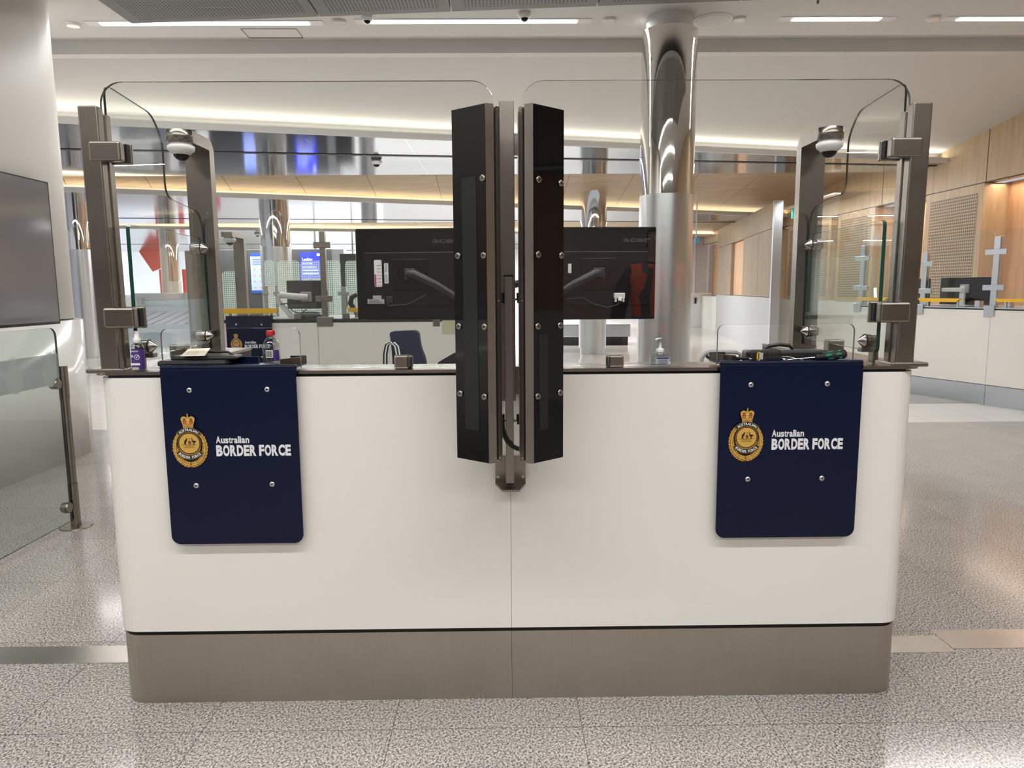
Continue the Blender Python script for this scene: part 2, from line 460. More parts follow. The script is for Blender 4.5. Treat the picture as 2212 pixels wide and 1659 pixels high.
# ---------------------------------------------------------------- large structure
fl = MB()
def fq(x0, x1, y0, y1, m): fl.quad([(x0, y0, 0), (x1, y0, 0), (x1, y1, 0), (x0, y1, 0)], m)
fq(-16, 14, -6, 6.85, 0); fq(-16, 14, 6.85, 34, 1)
fl.box(-16, 14, -6, 34, -.1, -.001)
struct('floor', fl, [gran, cream])
fs_ = MB(); fs_.box(-6, -1.2, 2.43, 2.555, -.01, .0015); fs_.box(-1.2, 1.62, 2.43, 2.555, -.01, .0015); 
fs_.box(1.623, 6.6, 2.455, 2.60, -.01, .0015)
struct('trim_floor_strip', fs_, [st_floor])
gf = MB(); gf.box(4.35, 6.6, 7.95, 12, -.01, .0012)
struct('floor_granite_band', gf, [gran])

# near flat ceiling and the step above the sloping part
ZC = 3.7
cm = MB(); cm.box(-12, 8, -6, 7.16, ZC, ZC + .12)
struct('ceiling', cm, [ceil_mat])
cs = MB()
# recessed step (riser then the sloping surface down to the right wall)
cs.box(-12, 8, 7.16, 7.62, ZC + .10, ZC + .2)
cs.box(-12, 8, 7.55, 7.68, ZC - .03, ZC + .1)
struct('ceiling_step', cs, [ceil_mat])


def ruled(name, x0, x1, ys, zs, yl, yr, ze, mt, n=14, curve=.0):
    """sheet from a straight line (Y=ys) falling to a skewed line behind the fascia, 6 cm thick"""
    m = MB(); NX = 48; vs = []; fs = []
    for i in range(n + 1):
        v = i / n
        for q in range(NX + 1):
            u = q / NX; x = x0 + (x1 - x0) * u; ye = yl + (yr - yl) * u
            vs.append((x, ys + (ye - ys) * v, zs + (ze - zs) * v - curve * math.sin(PI * v)))
    for i in range(n):
        for q in range(NX):
            a = i * (NX + 1) + q; fs.append([a + NX + 1, a + NX + 2, a + 1, a])
    m.add(vs, fs, 0, True)
    k = len(vs); tv = [(x, y, z + .06) for x, y, z in vs]
    m.add(tv, [f[::-1] for f in fs], 0, True)
    a, b, c, d = vs[0], vs[NX], vs[-1], vs[-1 - NX]
    for p, q in ((a, b), (b, c), (c, d), (d, a)): m.quad([p, q, (q[0], q[1], q[2] + .06), (p[0], p[1], p[2] + .06)])
    struct(name, m, [mt])


XW = 6.6; GAP = .26


def cove(name, xl, yl, xr, yr, zt, zb, back_y, led, ledpow, col, groove=None, lampw=0, GAP=GAP):
    """fascia upstand with hidden led line above, glossy metal soffit behind, straight rear edge"""
    f = MB(); th = .04
    f.prism([(xl, yl), (xr, yr), (xr, yr + th), (xl, yl + th)], 'z', zb, zt)
    struct(name + '_fascia', f, [ceil_mat])
    g = MB()
    g.prism([(xl, yl + th), (xr, yr + th), (xr, max(back_y, yr + th + .05)), (xl, back_y)], 'z', zb + .008, zb + .05)
    struct(name + '_soffit', g, [gl_ceiling])
    k = MB(); k.prism([(xl, yl + GAP + .005), (xr, yr + GAP + .005), (xr, yr + GAP + .045), (xl, yl + GAP + .045)], 'z', zb + .05, zb + .26); struct(name + '_back', k, [ceil_mat])
    if groove:
        k = MB(); (a0, b0), (a1, b1), wd = groove
        k.prism([(a0, b0), (a1, b1), (a1, b1 + wd), (a0, b0 + wd)], 'z', zb + .002, zb + .012)
        struct('trim_groove', k, [black])
        if lampw:
            ln = math.hypot(a1 - a0, b1 - b0); ag = math.atan2(b1 - b0, a1 - a0)
            area('soffit_fill_light', ((a0 + a1) / 2, (b0 + b1) / 2 + wd / 2, zb - .004), (0, 0, ag), ln * .8, wd * .6, lampw, (1, .985, .97))  # fill lamp added to brighten the hall, laid where the groove's lights show
    l = MB(); l.prism([(xl, yl + th + .05), (xr, yr + th + .05), (xr, yr + th + .10), (xl, yl + th + .10)], 'z', zb + .052, zb + .062)
    struct('trim_cove_strip', l, [led])
    L_ = math.hypot(xr - xl, yr - yl); an = math.atan2(yr - yl, xr - xl)
    a = area('cove_light', ((xl + xr) / 2, (yl + yr) / 2 + th + .10, zb + .075), (0, 0, 0), L_, .06, ledpow, col)
    a.rotation_euler = (PI - .35, 0, an) ; a.rotation_euler = (Matrix.Rotation(an, 4, 'Z') @ Matrix.Rotation(PI + .35, 4, 'X')).to_euler()


LC = (-4.76, 8.1); RC = (6.6, 10.86)
sl = (RC[1] - LC[1]) / (RC[0] - LC[0])
cove('ceiling_cove_1', -12, LC[1] - sl * (12 + LC[0]) , 6.6, 10.86, 3.205, 3.135, 11.78, ledneut, 24, (1, .93, .80),
     groove=((-12, 9.50 - .125 * 6.4), (6.6, 11.14), .09), lampw=260)
ruled('ceiling_slope', -12, 6.6, 7.66, 3.70, LC[1] - sl * (12 + LC[0]) + GAP, RC[1] + GAP, 3.30, ceil_mat)
a = P(180, 405, Z=3.02); b = P(1690, 461, Z=3.02); sl2 = (b.y - a.y) / (b.x - a.x)
cove('ceiling_cove_2', -14, a.y - sl2 * (14 + a.x), 6.6, b.y, 3.02, 2.94, 17.8, ledwarm, 34, (1, .84, .58),
     groove=((-14, 15.6), (6.6, 18.35), .08), lampw=700, GAP=.19)
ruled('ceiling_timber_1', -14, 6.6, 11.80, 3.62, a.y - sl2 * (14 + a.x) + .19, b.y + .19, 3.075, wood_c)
a = P(465, 472, Z=2.98); b = P(1560, 506, Z=2.98); sl3 = (b.y - a.y) / (b.x - a.x)
cove('ceiling_cove_3', -16, max(17.0, a.y - sl3 * (16 + a.x)), 6.6, min(24.8, b.y), 2.98, 2.91, 31, ledwarm, 60, (1, .86, .64), groove=((-16, 24.5), (6.6, 26.5), .09), lampw=1200, GAP=.19)

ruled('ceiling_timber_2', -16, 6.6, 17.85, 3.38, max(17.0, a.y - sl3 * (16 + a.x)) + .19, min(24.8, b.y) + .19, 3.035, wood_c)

# right wall with dado, timber bands, perforated panels and lit recesses
wr = MB()
wr.box(XW, XW + .2, -6, 31, 0, 1.05, 0)
struct('wall_right', wr, [white_gloss])
wr = MB(); wr.box(XW, XW + .2, -6, 31, 2.735, 3.9)
struct('wall_right_upper', wr, [wood_w])
tr = MB()
tr.box(XW - .004, XW + .01, -6, 31, 2.72, 2.735)
for y in (4.6, 7.3, 9.98, 12.7, 15.4, 18.1, 20.8): tr.box(XW - .003, XW + .01, y, y + .012, 2.735, 3.9)
struct('trim_wall_seams', tr, [grout])
wr = MB(); wr.box(XW + .35, XW + .4, -6, 31, 1.05, 2.735)
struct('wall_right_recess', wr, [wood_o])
pn = MB(); pf = MB()
bays = [(10.0, 11.35), (12.9, 14.3), (14.6, 16.8), (17.4, 20.5), (4.9, 6.8)]
for (y0, y1) in bays:
    pn.box(XW - .01, XW + .36, y0, y1, 1.05, 2.72)
    pf.box(XW - .014, XW - .009, y0 + .12, y1 - .12, 1.12, 2.60)
struct('wall_right_panels', pn, [wood_w]); struct('trim_perforated_panels', pf, [perf_w])
area('recess_light', (XW + .18, 9, 2.70), (0, 0, 0), .2, 3.0, 13, (1, .76, .57))
area('recess_light', (XW + .18, 12.1, 2.70), (0, 0, 0), .2, 1.2, 5, (1, .76, .57))

area('wall_fill_light', (5.85, 14.6, 2.93), (0, -.2, 0), .08, 3.6, 55, (1, .95, .90))  # added to brighten the dim right wall, no lamp known there
area('wall_fill_light', (5.4, 12.4, 3.0), (0, -.35, 0), .08, 1.0, 22, (1, .95, .90))  # second added lamp for the same dim wall
m = MB(); m.box(5.80, 5.92, 12.8, 16.4, 2.935, 2.96); struct('trim_fill_light_housing', m, [lt_pl])  # made-up housing above the added wall lamp
# partition wall on the right further back
A_ = P(1662, 768, Z=0); B_ = P(1545, 719, Z=0)
dr = Vector((B_.x - A_.x, B_.y - A_.y, 0)); Lp = dr.length; an = math.atan2(dr.y, dr.x)
Mw = Matrix.Translation((A_.x, A_.y, 0)) @ Matrix.Rotation(an, 4, 'Z')
pw_ = MB(); pw_.box(0, Lp, -.15, 0, 0, 1.12, 0, mat=Mw)
for k, (t0, t1, mi) in enumerate(((0.0, .20, 1), (.20, .44, 1), (.44, .67, 2), (.67, .98, 1))):
    pw_.box(Lp * t0 + .02, Lp * t1, -.15, -.0 if mi == 1 else -.08, 1.13, 2.45, mi, mat=Mw)
pw_.box(0, Lp, -.15, 0, 2.46, 2.95, 1, mat=Mw)
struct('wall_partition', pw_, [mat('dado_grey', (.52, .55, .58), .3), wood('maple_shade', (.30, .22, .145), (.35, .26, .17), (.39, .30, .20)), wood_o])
pw_ = MB(); pw_.box(-.10, 0.0, -.12, .04, 0, 2.95, mat=Mw)
struct('trim_partition_frame', pw_, [st_blue])

# end wall: glazing at the far left, white doors at the far right
YE = 29.5
ew = MB(); ew.box(-18, 14, YE, YE + .2, 0, 3.6)
struct('wall_back', ew, [far_white])
wl = MB(); wl.box(-17, -16.8, 8, YE, 0, 3.6); struct('wall_left', wl, [far_white])
for k, (p0, p1, mtl) in enumerate(((150, 243, winlit), (243, 258, wincyan), (259, 425, winlit), (600, 830, winlit), (1488, 1545, winlit))):
    a = P(p0, 520, Y=YE - .05); b = P(p1, 520, Y=YE - .05); zt = P(300, 478, Y=YE).z if p0 < 500 else P(700, 505, Y=YE).z
    if p0 > 1400: zt = P(1500, 508, Y=YE).z
    g = MB(); g.box(a.x, b.x - .04, YE - .06, YE - .01, 1.2 if p0 < 1400 else 1.3, min(zt, 2.9))
    n_ = int((b.x - a.x) / 1.5)
    fr = MB(); 
    for j in range(n_ + 1): fr.box(a.x + j * 1.5 - .03, a.x + j * 1.5 + .03, YE - .09, YE - .055, 1.2, min(zt, 2.9))
    o = struct('window_%d' % (k + 1), g, [mtl])
    if n_: obj('window_frame', fr, [grey_pl], o)

# back of the hall behind the viewer, and an added dark side wall
lw = MB(); lw.box(-5.5, -5.3, -6, -1, 0, 3.7); struct('wall_left_blocker', lw, [mat('blocker_wall_grey', (.22, .21, .20), .5)])  # unseen dark wall added so the scanner glass mirrors less brightness
bw = MB(); bw.box(-9, 8, -6.2, -6, 0, 3.7); struct('wall_front', bw, [mat('back_wall_grey', (.32, .30, .28), .5)])
# white kiosk wall with rounded end at the left
def stadium(x0, x1, yb, ye, r, n=14):
    pts = [(x0, yb), (x1, yb)]
    for k in range(n + 1):
        t = k / n * PI; cx = (x0 + x1) / 2; rx = (x1 - x0) / 2
        pts.append((cx + rx * math.cos(t), ye + r * math.sin(t)))
    return pts
wk = MB(); wk.prism(stadium(-5.3, -3.50, -1, 5.7, .75), 'z', 1.11, ZC, 0, smooth=True)
struct('wall_kiosk_upper', wk, [white_wall])
wk = MB(); wk.prism(stadium(-5.34, -3.44, -1.04, 5.7, .80), 'z', 0, 1.10, 0, smooth=True)
struct('wall_kiosk_lower', wk, [white_gloss])
wk = MB(); wk.prism(stadium(-5.29, -3.51, -1, 5.7, .74), 'z', 1.099, 1.111, 0, smooth=True); struct('trim_kiosk_joint', wk, [black])

# linear ceiling lights
def linear_light(x0, x1, y, lab):
    t = thing('linear_ceiling_light', lab, 'ceiling light', ((x0 + x1) / 2, y, ZC), 'linear lights in the white ceiling')
    m = MB(); m.box(x0, x1, y - .055, y + .055, ZC - .006, ZC + .0, 0)
    obj('frame', m, [far_white], t)
    m = MB(); m.box(x0 + .13, x1 - .13, y - .032, y + .032, ZC - .012, ZC - .005)
    obj('diffuser', m, [lightstrip], t)


linear_light(-3.72, -1.61, 6.80, 'white linear ceiling light running behind the perforated panel, leftmost of the row')
linear_light(-1.32, .79, 6.77, 'long white linear ceiling light above the left glass pane and centre mast')
linear_light(2.46, 3.505, 6.735, 'short white linear ceiling light just right of the polished column')
linear_light(3.95, 6.1, 6.74, 'white linear ceiling light cut by the right picture edge')

# perforated ceiling panel, four bays
ZP = 3.50
e0 = P(283, 51, Z=ZP); e1 = P(1640, 0, Z=ZP); el = P(210, 0, Z=ZP)
sx_ = (e1.y - e0.y) / (e1.x - e0.x)
t = thing('perforated_ceiling_panel', 'grey perforated metal panel hung below the white ceiling at the top edge', 'ceiling panel', (0, 5, ZP))
xs = [e0.x, P(685, 28, Z=ZP).x, P(975, 25, Z=ZP).x, P(1290, 12, Z=ZP).x, P(1600, 2, Z=ZP).x, 3.3]
dxl = (el.x - e0.x) / (el.y - e0.y)
for k in range(5):
    x0, x1 = xs[k] + .006, xs[k + 1] - .006
    y0, y1 = e0.y + sx_ * (x0 - e0.x), e0.y + sx_ * (x1 - e0.x)
    xb = x0 + (dxl * (3.2 - y0) if k == 0 else 0)
    m = MB(); m.prism([(xb, 3.2), (x1, 3.2), (x1, y1), (x0, y0)], 'z', ZP, ZP + .05, 0); obj('panel_frame', m, [mat('panel_grey', (.21, .205, .205), .5)] , t)
    i = .085
    m = MB(); m.prism([(xb + i, 3.2 + i), (x1 - i, 3.2 + i), (x1 - i, y1 - i), (x0 + i + .02, y0 - i)], 'z', ZP - .004, ZP + .001, 0); obj('perforated_sheet', m, [perf_c], t)
m = MB()
for (x, y) in ((-2.5, 4), (2.5, 4), (-2.5, 6.3), (2.5, 6.0)): m.cyl((x, y, ZP + .05), (x, y, ZC), .01)
obj('hanger', m, [st], t)

# downlights, speaker, cameras on the ceiling
for px, py, lab in ((158, 54, 'small round white ceiling disc nearest the left white column'), (732, 48, 'small round white ceiling disc between the two left linear lights'),
                    (1317, 44, 'small round white ceiling disc left of the polished column'), (1597, 42, 'small round white ceiling disc beside the ceiling speaker'),
                    (2015, 40, 'small round white ceiling disc between the two right linear lights')):
    c = P(px, py, Z=ZC - .01); m = MB(); m.lathe([(.05, -.012), (.062, -.006), (.062, .01)], c)
    single('ceiling_disc', m, [white_gloss], lab, 'ceiling fitting', 'round discs in the white ceiling')
c = P(1540, 42, Z=ZC); t = thing('ceiling_speaker', 'large round white ceiling speaker right of the polished column', 'speaker', c)
m = MB(); m.lathe([(.165, -.012), (.175, -.01), (.178, 0)], c); obj('rim', m, [lt_pl], t)
m = MB(); m.lathe([(.152, -.016), (.155, -.011)], c); obj('grille', m, [ceil_mat], t)


def dome(c, s, lab, white=True, grp=None, name='dome_camera'):
    t = thing(name, lab, 'security camera', c, grp)
    m = MB(); m.lathe([(.031, -.046), (.036, -.041), (.050, -.029), (.0525, -.014), (.048, -.010), (.044, -.008), (.044, 0)], (0, 0, 0), mat=Matrix.Translation(c) @ Matrix.Scale(s, 4)); obj('housing', m, [lt_pl if white else grey_pl], t)
    m = MB(); pr = [(.033 * math.cos(a), -.036 - .033 * math.sin(a)) for a in [PI / 2 * k / 7 for k in range(8)]][::-1]; pr[0] = (.0006, pr[0][1])
    m.lathe(pr, (0, 0, 0), mat=Matrix.Translation(c) @ Matrix.Scale(s, 4), n=24); obj('dome', m, [blackgl], t)
    return t


dome(P(1133, 27, Z=ZC), 1.1, 'dark dome camera on the white ceiling above the centre mast')
dome(P(793, 34, Z=ZC), 1.0, 'dome camera half hidden by the perforated panel edge, above the left monitor')
dome(P(813, 345, Z=3.143), 1.5, 'dark dome camera under the glossy ceiling above the left monitor', False)
c = P(556, 503, Z=2.93)
dome(c, 1.6, 'small dome camera under the far ceiling left of the middle column', True)
m = MB()
q = [P(520, 62, Z=ZC - .001), P(640, 62, Z=ZC - .001), P(655, 82, Z=ZC - .001), P(538, 82, Z=ZC - .001)]
for i in range(4):
    a, b = q[i], q[(i + 1) % 4]; m.cyl(a, b, .003, 6)
struct('trim_access_hatch', m, [grout])

# ---------------------------------------------------------------- columns


def column(px0, px1, Y, zsplit_py, lab, base_grow=1.08, ztop=None, split_mesh=True, collar=False, r=None, grp='polished steel columns'):
    a = P(px0, 560, Y=Y); b = P(px1, 560, Y=Y); x = (a.x + b.x) / 2; r = r or (b.x - a.x) / 2
    t = thing('steel_column', lab, 'column', (x, Y, 0), grp)
    zs = P((px0 + px1) / 2, zsplit_py, Y=Y).z
    zt = ztop
    m = MB(); m.lathe([(r, zs), (r, zt)], (x, Y, 0), n=64); obj('polished_sleeve', m, [st_pol], t)
    if collar:
        m = MB(); m.lathe([(r * .84, zt - .02), (r * .84, ZC)], (x, Y, 0), n=48); obj('collar', m, [ceil_mat], t)
    m = MB(); m.lathe([(r * base_grow, .12), (r * base_grow, zs)], (x, Y, 0), n=64); obj('satin_cladding', m, [st_sat], t)
    m = MB(); m.lathe([(r * .95, 0), (r * .95, .125)], (x, Y, 0), n=48); obj('base', m, [st_sat], t)
    return t


column(1380, 1493, 6.72, 424, 'large polished steel column in front of the white ceiling, right of the mast', 1.0, 3.58, collar=True)
column(1253, 1309, 14.6, 500, 'polished steel column behind the right monitor, left of the large column', 1.06, 3.38)
column(566, 628, 14.3, 534, 'polished steel column between the two blue screens', 1.05, 3.40)
column(150, 198, 14.6, 540, 'polished steel column beside the white rounded wall at far left', 1.06, 3.38)
column(348, 386, 21.5, 608, 'distant polished steel column in front of the red and white wall graphic', 1.03, 2.98)
column(784, 817, 21.5, 520, 'distant polished steel column seen just above the left monitor', 1.03, 3.1)

# ---------------------------------------------------------------- near inspection counter
Y0 = 2.17; W = 1.267; ZB = 1.06
RAD = .075


def uplan(x0, x1, yf, yb, tf, ts, r, n=8, inset=0):
    """U shaped plan with rounded front corners: front depth tf, side thickness ts, sides back to yb"""
    x0 += inset; x1 -= inset; yf += inset
    pts = [(x0, yb)]
    for k in range(n + 1):
        a = PI + .5 * PI * k / n; pts.append((x0 + r + r * math.cos(a), yf + r + r * math.sin(a)))
    for k in range(n + 1):
        a = 1.5 * PI + .5 * PI * k / n; pts.append((x1 - r + r * math.cos(a), yf + r + r * math.sin(a)))
    pts += [(x1, yb), (x1 - ts, yb), (x1 - ts, yf + tf), (x0 + ts, yf + tf), (x0 + ts, yb)]
    return pts


def half(pts, sgn, gap=.0005):
    out = []
    for (x, y) in pts: out.append((x, y))
    # clip polygon by x*sgn >= gap
    res = []
    n = len(out)
    for i in range(n):
        p, q = out[i], out[(i + 1) % n]
        ip, iq = p[0] * sgn >= gap, q[0] * sgn >= gap
        if ip: res.append(p)
        if ip != iq:
            k = (gap * sgn - p[0]) / (q[0] - p[0]); res.append((gap * sgn, p[1] + k * (q[1] - p[1])))
    return res


YB = 3.08
t = thing('inspection_counter', 'white laminate inspection counter with brushed steel plinth in the foreground', 'counter', (0, 2.6, 0))
for s_ in (-1, 1):
    m = MB(); m.prism(half(uplan(-W, W, Y0, YB, .16, .16, RAD), s_), 'z', .245, ZB, 0); o = obj('body_panel', m, [white_lam], t)
    m = MB(); m.prism(half(uplan(-W, W, Y0, YB, .16, .16, RAD, inset=.004), s_), 'z', 0, .232, 0); obj('plinth', m, [st_pl], t)
m = MB(); m.prism(uplan(-W, W, Y0, YB, .15, .15, RAD - .012, inset=.014), 'z', .20, 1.069, 0); obj('shadow_gap', m, [black], t)
m = MB(); m.prism(uplan(-W, W, Y0, YB, .17, .17, RAD - .03, inset=-.004), 'z', 1.069, 1.079, 0); obj('countertop', m, [st], t)
m = MB(); m.box(-W + .15, W - .15, Y0 + .15, Y0 + .75, .72, .745, 0, .003); obj('worktop', m, [grey_pl], t)
m = MB(); m.box(-W + .2, W - .2, Y0 + .157, Y0 + .19, .06, .72, 0); obj('modesty_panel', m, [white_lam], t)

ZT = 1.079
LEAN = .006


def shear_x(mb, x0_, z0, k):
    mb.v = [(x + k * (z - z0), y, z) for x, y, z in mb.v]


def clamp(mb, x0, x1, y0, y1, z0, z1):
    mb.box(x0, x1, y0, y1, z0, z1, 0, .004, 2)


for s_, side, pxo, pxb in ((-1, 'left', 175, 224), (1, 'right', 2011, 1966)):
    zt = P(1106, 223, Y=Y0).z
    t = thing('glass_post', 'tall square brushed steel post on the counter front corner, %s end' % side, 'post', (s_ * 1.215, Y0 + .05, ZT), 'corner posts of the near counter')
    xo = s_ * 1.243
    def mk(x_in, y0, y1, z0, z1, x_out=None, bev=.004):
        m = MB(); m.box(s_ * x_in, xo if x_out is None else s_ * x_out, y0, y1, z0, z1, 0, bev); shear_x(m, 0, ZT, s_ * LEAN / .78); return m
    obj('tube', mk(1.186, Y0 + .004, Y0 + .038, ZT, zt), [st], t)
    obj('rear_tube', mk(1.190, Y0 + .052, Y0 + .085, ZT, zt - .012, 1.242), [st], t)
    m = MB(); m.box(s_ * 1.17, s_ * 1.285, Y0 - .004, Y0 + .10, ZT - .004, ZT + .010, 0, .004); obj('foot_plate', m, [st], t)
    for (pya, pyb) in ((300, 343), (659, 703)):
        za, zb = P(1106, pya, Y=Y0).z, P(1106, pyb, Y=Y0).z
        obj('clamp', mk(1.128, Y0 + .000, Y0 + .033, zb, za, 1.22, .006), [st], t)
        m = mk(1.120, Y0 + .053, Y0 + .067, zb - .002, za + .002, 1.185, .004); obj('clamp_jaw', m, [st], t)
        m = mk(1.124, Y0 + .034, Y0 + .052, zb + .003, za - .003, 1.185, 0); obj('clamp_gasket', m, [rubber], t)

# big front panes
YG = Y0 + .043
def pane(name, pts, axis, a, th, lab, grp, mats=None, extra=None):
    m = MB(); m.prism(pts, axis, a - th / 2, a + th / 2, 0, 1)
    return single(name, m, mats or [glass, edge_l], lab, 'glass screen', grp)


zt = P(640, 176, Y=YG).z
for s_, side in ((-1, 'left'), (1, 'right')):
    xo = 1.2; xi = .042
    x0, x1 = (-xo, -xi) if s_ < 0 else (xi, xo)
    pts = rrect(x0, x1, ZT + .004, zt, .065, (0, 0, 1, 1), 8)
    n0, n1, nt_ = (350, 649, 709) if s_ < 0 else (1549, 1843, 700)
    na, nb = P(n0, 760, Y=YG).x, P(n1, 760, Y=YG).x; nz = P((n0 + n1) / 2, nt_, Y=YG).z; r_ = .022
    notch = [(na, ZT + .004)] + [(na + r_ - r_ * math.cos(a), nz - r_ + r_ * math.sin(a)) for a in [PI / 2 * k / 6 for k in range(7)]] + [(nb - r_ + r_ * math.sin(a), nz - r_ + r_ * math.cos(a)) for a in [PI / 2 * k / 6 for k in range(7)]] + [(nb, ZT + .004)]
    pts = [pts[0]] + notch + pts[1:]
    k = MB(); k.prism(pts, 'y', YG - .005, YG + .005, 0, 1)
    single('front_screen', k, [glass, edge_m], 'large clear glass screen with a low serving cut-out, %s of the centre mast' % side, 'glass screen', 'front glass of the near counter')
for px, lab in ((868, 'steel foot clamp of the front glass, left of the centre mast'), (1330, 'steel foot clamp of the front glass, right of the centre mast')):
    c = P(px, 790, Y=YG - .02); ztp = P(px, 767, Y=YG - .02).z
    t = thing('glass_foot_clamp', lab, 'clamp', (c.x, YG, ZT), 'foot clamps of the front glass')
    m = MB(); m.box(c.x - .023, c.x + .023, YG - .026, YG - .006, ZT, ztp, 0, .006); obj('front_jaw', m, [st], t)
    m = MB(); m.box(c.x - .026, c.x + .030, YG + .006, YG + .022, ZT, ztp - .004, 0, .005); obj('rear_jaw', m, [st], t)

# side panes: stepped outline, traced at their own plane
XS = 1.20
front = P(224, 195, X=-XS); prof = []
for px, py in ((326, 246), (349, 290), (358, 425), (428, 457), (437, 480)):
    q = P(px, py, X=-XS); prof.append((q.y, q.z))
yf = Y0 + .066
pts = [(yf, ZT + .012), (yf, front.z + .02)] + [(prof[0][0], prof[0][1]), (prof[1][0], prof[1][1] - .02), (prof[2][0], prof[2][1]), (prof[3][0], prof[3][1]), (prof[4][0], prof[4][1] - .02), (prof[4][0], ZT + .012)]
pts = roundpoly(pts, [0, .04, .035, .035, .05, .04, .02, 0], 5)
for s_, side in ((-1, 'left'), (1, 'right')):
    k = MB(); k.prism(pts, 'x', s_ * XS - .0035, s_ * XS + .0035, 0, 1)
    single('side_screen', k, [glass, edge_d], 'clear side glass with stepped sloping top behind the %s corner post' % side, 'glass screen', 'stepped side glass of the near counter')
# second lower side pane with dark green edge
XI = 1.165
YI = P(274, 520, X=-XI).y
YI = max(YI, Y0 + .075)
a = P(276, 484, X=-XI); b = P(432, 514, X=-XI)
ia = [(YI, 1.112), (YI, P(276, 484, Y=YI).z), (b.y, b.z), (b.y + .02, 1.122)]
ia = roundpoly(ia, [.02, .02, .02, .02], 5)
GY = 2.893
for s_, side in ((-1, 'left'), (1, 'right')):
    t = thing('inner_side_screen', 'lower side glass with dark green front edge on cone bolts, %s end of counter' % side, 'glass screen', (s_ * XI, 2.5, ZT), 'lower side glass of the near counter')
    k = MB(); k.prism(ia, 'x', s_ * XI - .006, s_ * XI + .006, 0, 1); obj('pane', k, [glass_g, edge_g], t)
    for px, py, stand in ((438, 537, 0), (455, 725, 0), (316, 748, 1)):
        q = P(px, py, X=-XI)
        yy = min(q.y, b.y - .02)
        zz = P(px, py, Y=yy).z
        prof_ = [(.019, -.024), (.021, -.020), (.021, .010), (.0215, .017), (.0008, .037)]
        m = MB(); m.lathe([(r_, -h_ * s_) for r_, h_ in (prof_ if s_ < 0 else prof_)], (s_ * XI, yy, zz), axis='x', n=24)
        bo = obj('cone_bolt', m, [bolt_st], t)
        m = MB(); m.lathe([(.0225, .011), (.0225, .015)], (s_ * XI, yy, zz), axis='x', n=24) if s_ < 0 else m.lathe([(.0225, -.015), (.0225, -.011)], (s_ * XI, yy, zz), axis='x', n=24)
        obj('washer', m, [rubber], bo)
        if stand:
            m = MB(); m.box(s_ * (XI + .010), s_ * (XI + .028), yy - .016, yy + .016, ZT, zz - .018, 0, .002)
            m.box(s_ * (XI - .02), s_ * (XI + .03), yy + .002, yy + .03, ZT + .03, zz - .022, 0, .003); obj('stand', m, [st], t)
        else:
            m = MB(); m.box(s_ * (XI + .014), s_ * (XI + .03), yy - .012, GY + .01, zz - .014, zz + .014, 0, .002); obj('bracket_arm', m, [st], t)

# gallows posts with dome cameras
for s_, side in ((-1, 'left'), (1, 'right')):
    xc = s_ * 1.206; hw = .048
    ztop = P(395, 279, Y=2.72).z; zbot = ztop - .043
    t = thing('camera_bracket', 'bent brushed steel bar carrying a dome camera, %s side of counter' % side, 'camera post', (xc, GY, ZT), 'camera brackets of the near counter')
    m = MB(); n_ = 8; yb = GY + .045; pr = [(GY, ZT), (yb, ZT)]
    for k in range(n_ + 1):
        aa = PI / 2 * k / n_; pr.append((yb - .05 + .05 * math.cos(aa), ztop - .05 + .05 * math.sin(aa)))
    pr += [(2.752, ztop), (2.752, zbot), (GY, zbot)]
    m.prism(pr, 'x', xc - hw, xc + hw, 0)
    obj('bent_post', m, [st], t)
    m = MB(); pl = [(xc + hw, 2.753), (xc - hw, 2.753)] if 0 else []
    for k in range(17):
        aa = PI + PI * k / 16; pl.append((xc + hw * math.cos(aa), 2.754 + hw * math.sin(aa)))
    m.prism(pl, 'z', zbot, ztop, 0, smooth=True); obj('rounded_end', m, [st], t)
    dome(Vector((xc, 2.754, zbot)), .92, 'white dome camera hanging under the %s steel bracket' % side, True, 'dome cameras of the near counter')
for s_, side in ((-1, 'left'), (1, 'right')):
    yy = 2.62
    m = MB(); m.box(s_ * (XS - .03), s_ * (XS + .03), yy - .022, yy + .022, ZT, ZT + .05, 0, .005)
    single('side_glass_clamp', m, [st], 'small steel block clamping the %s side glass to the counter' % side, 'clamp', 'side clamps of the near counter')

# ---------------------------------------------------------------- emblem


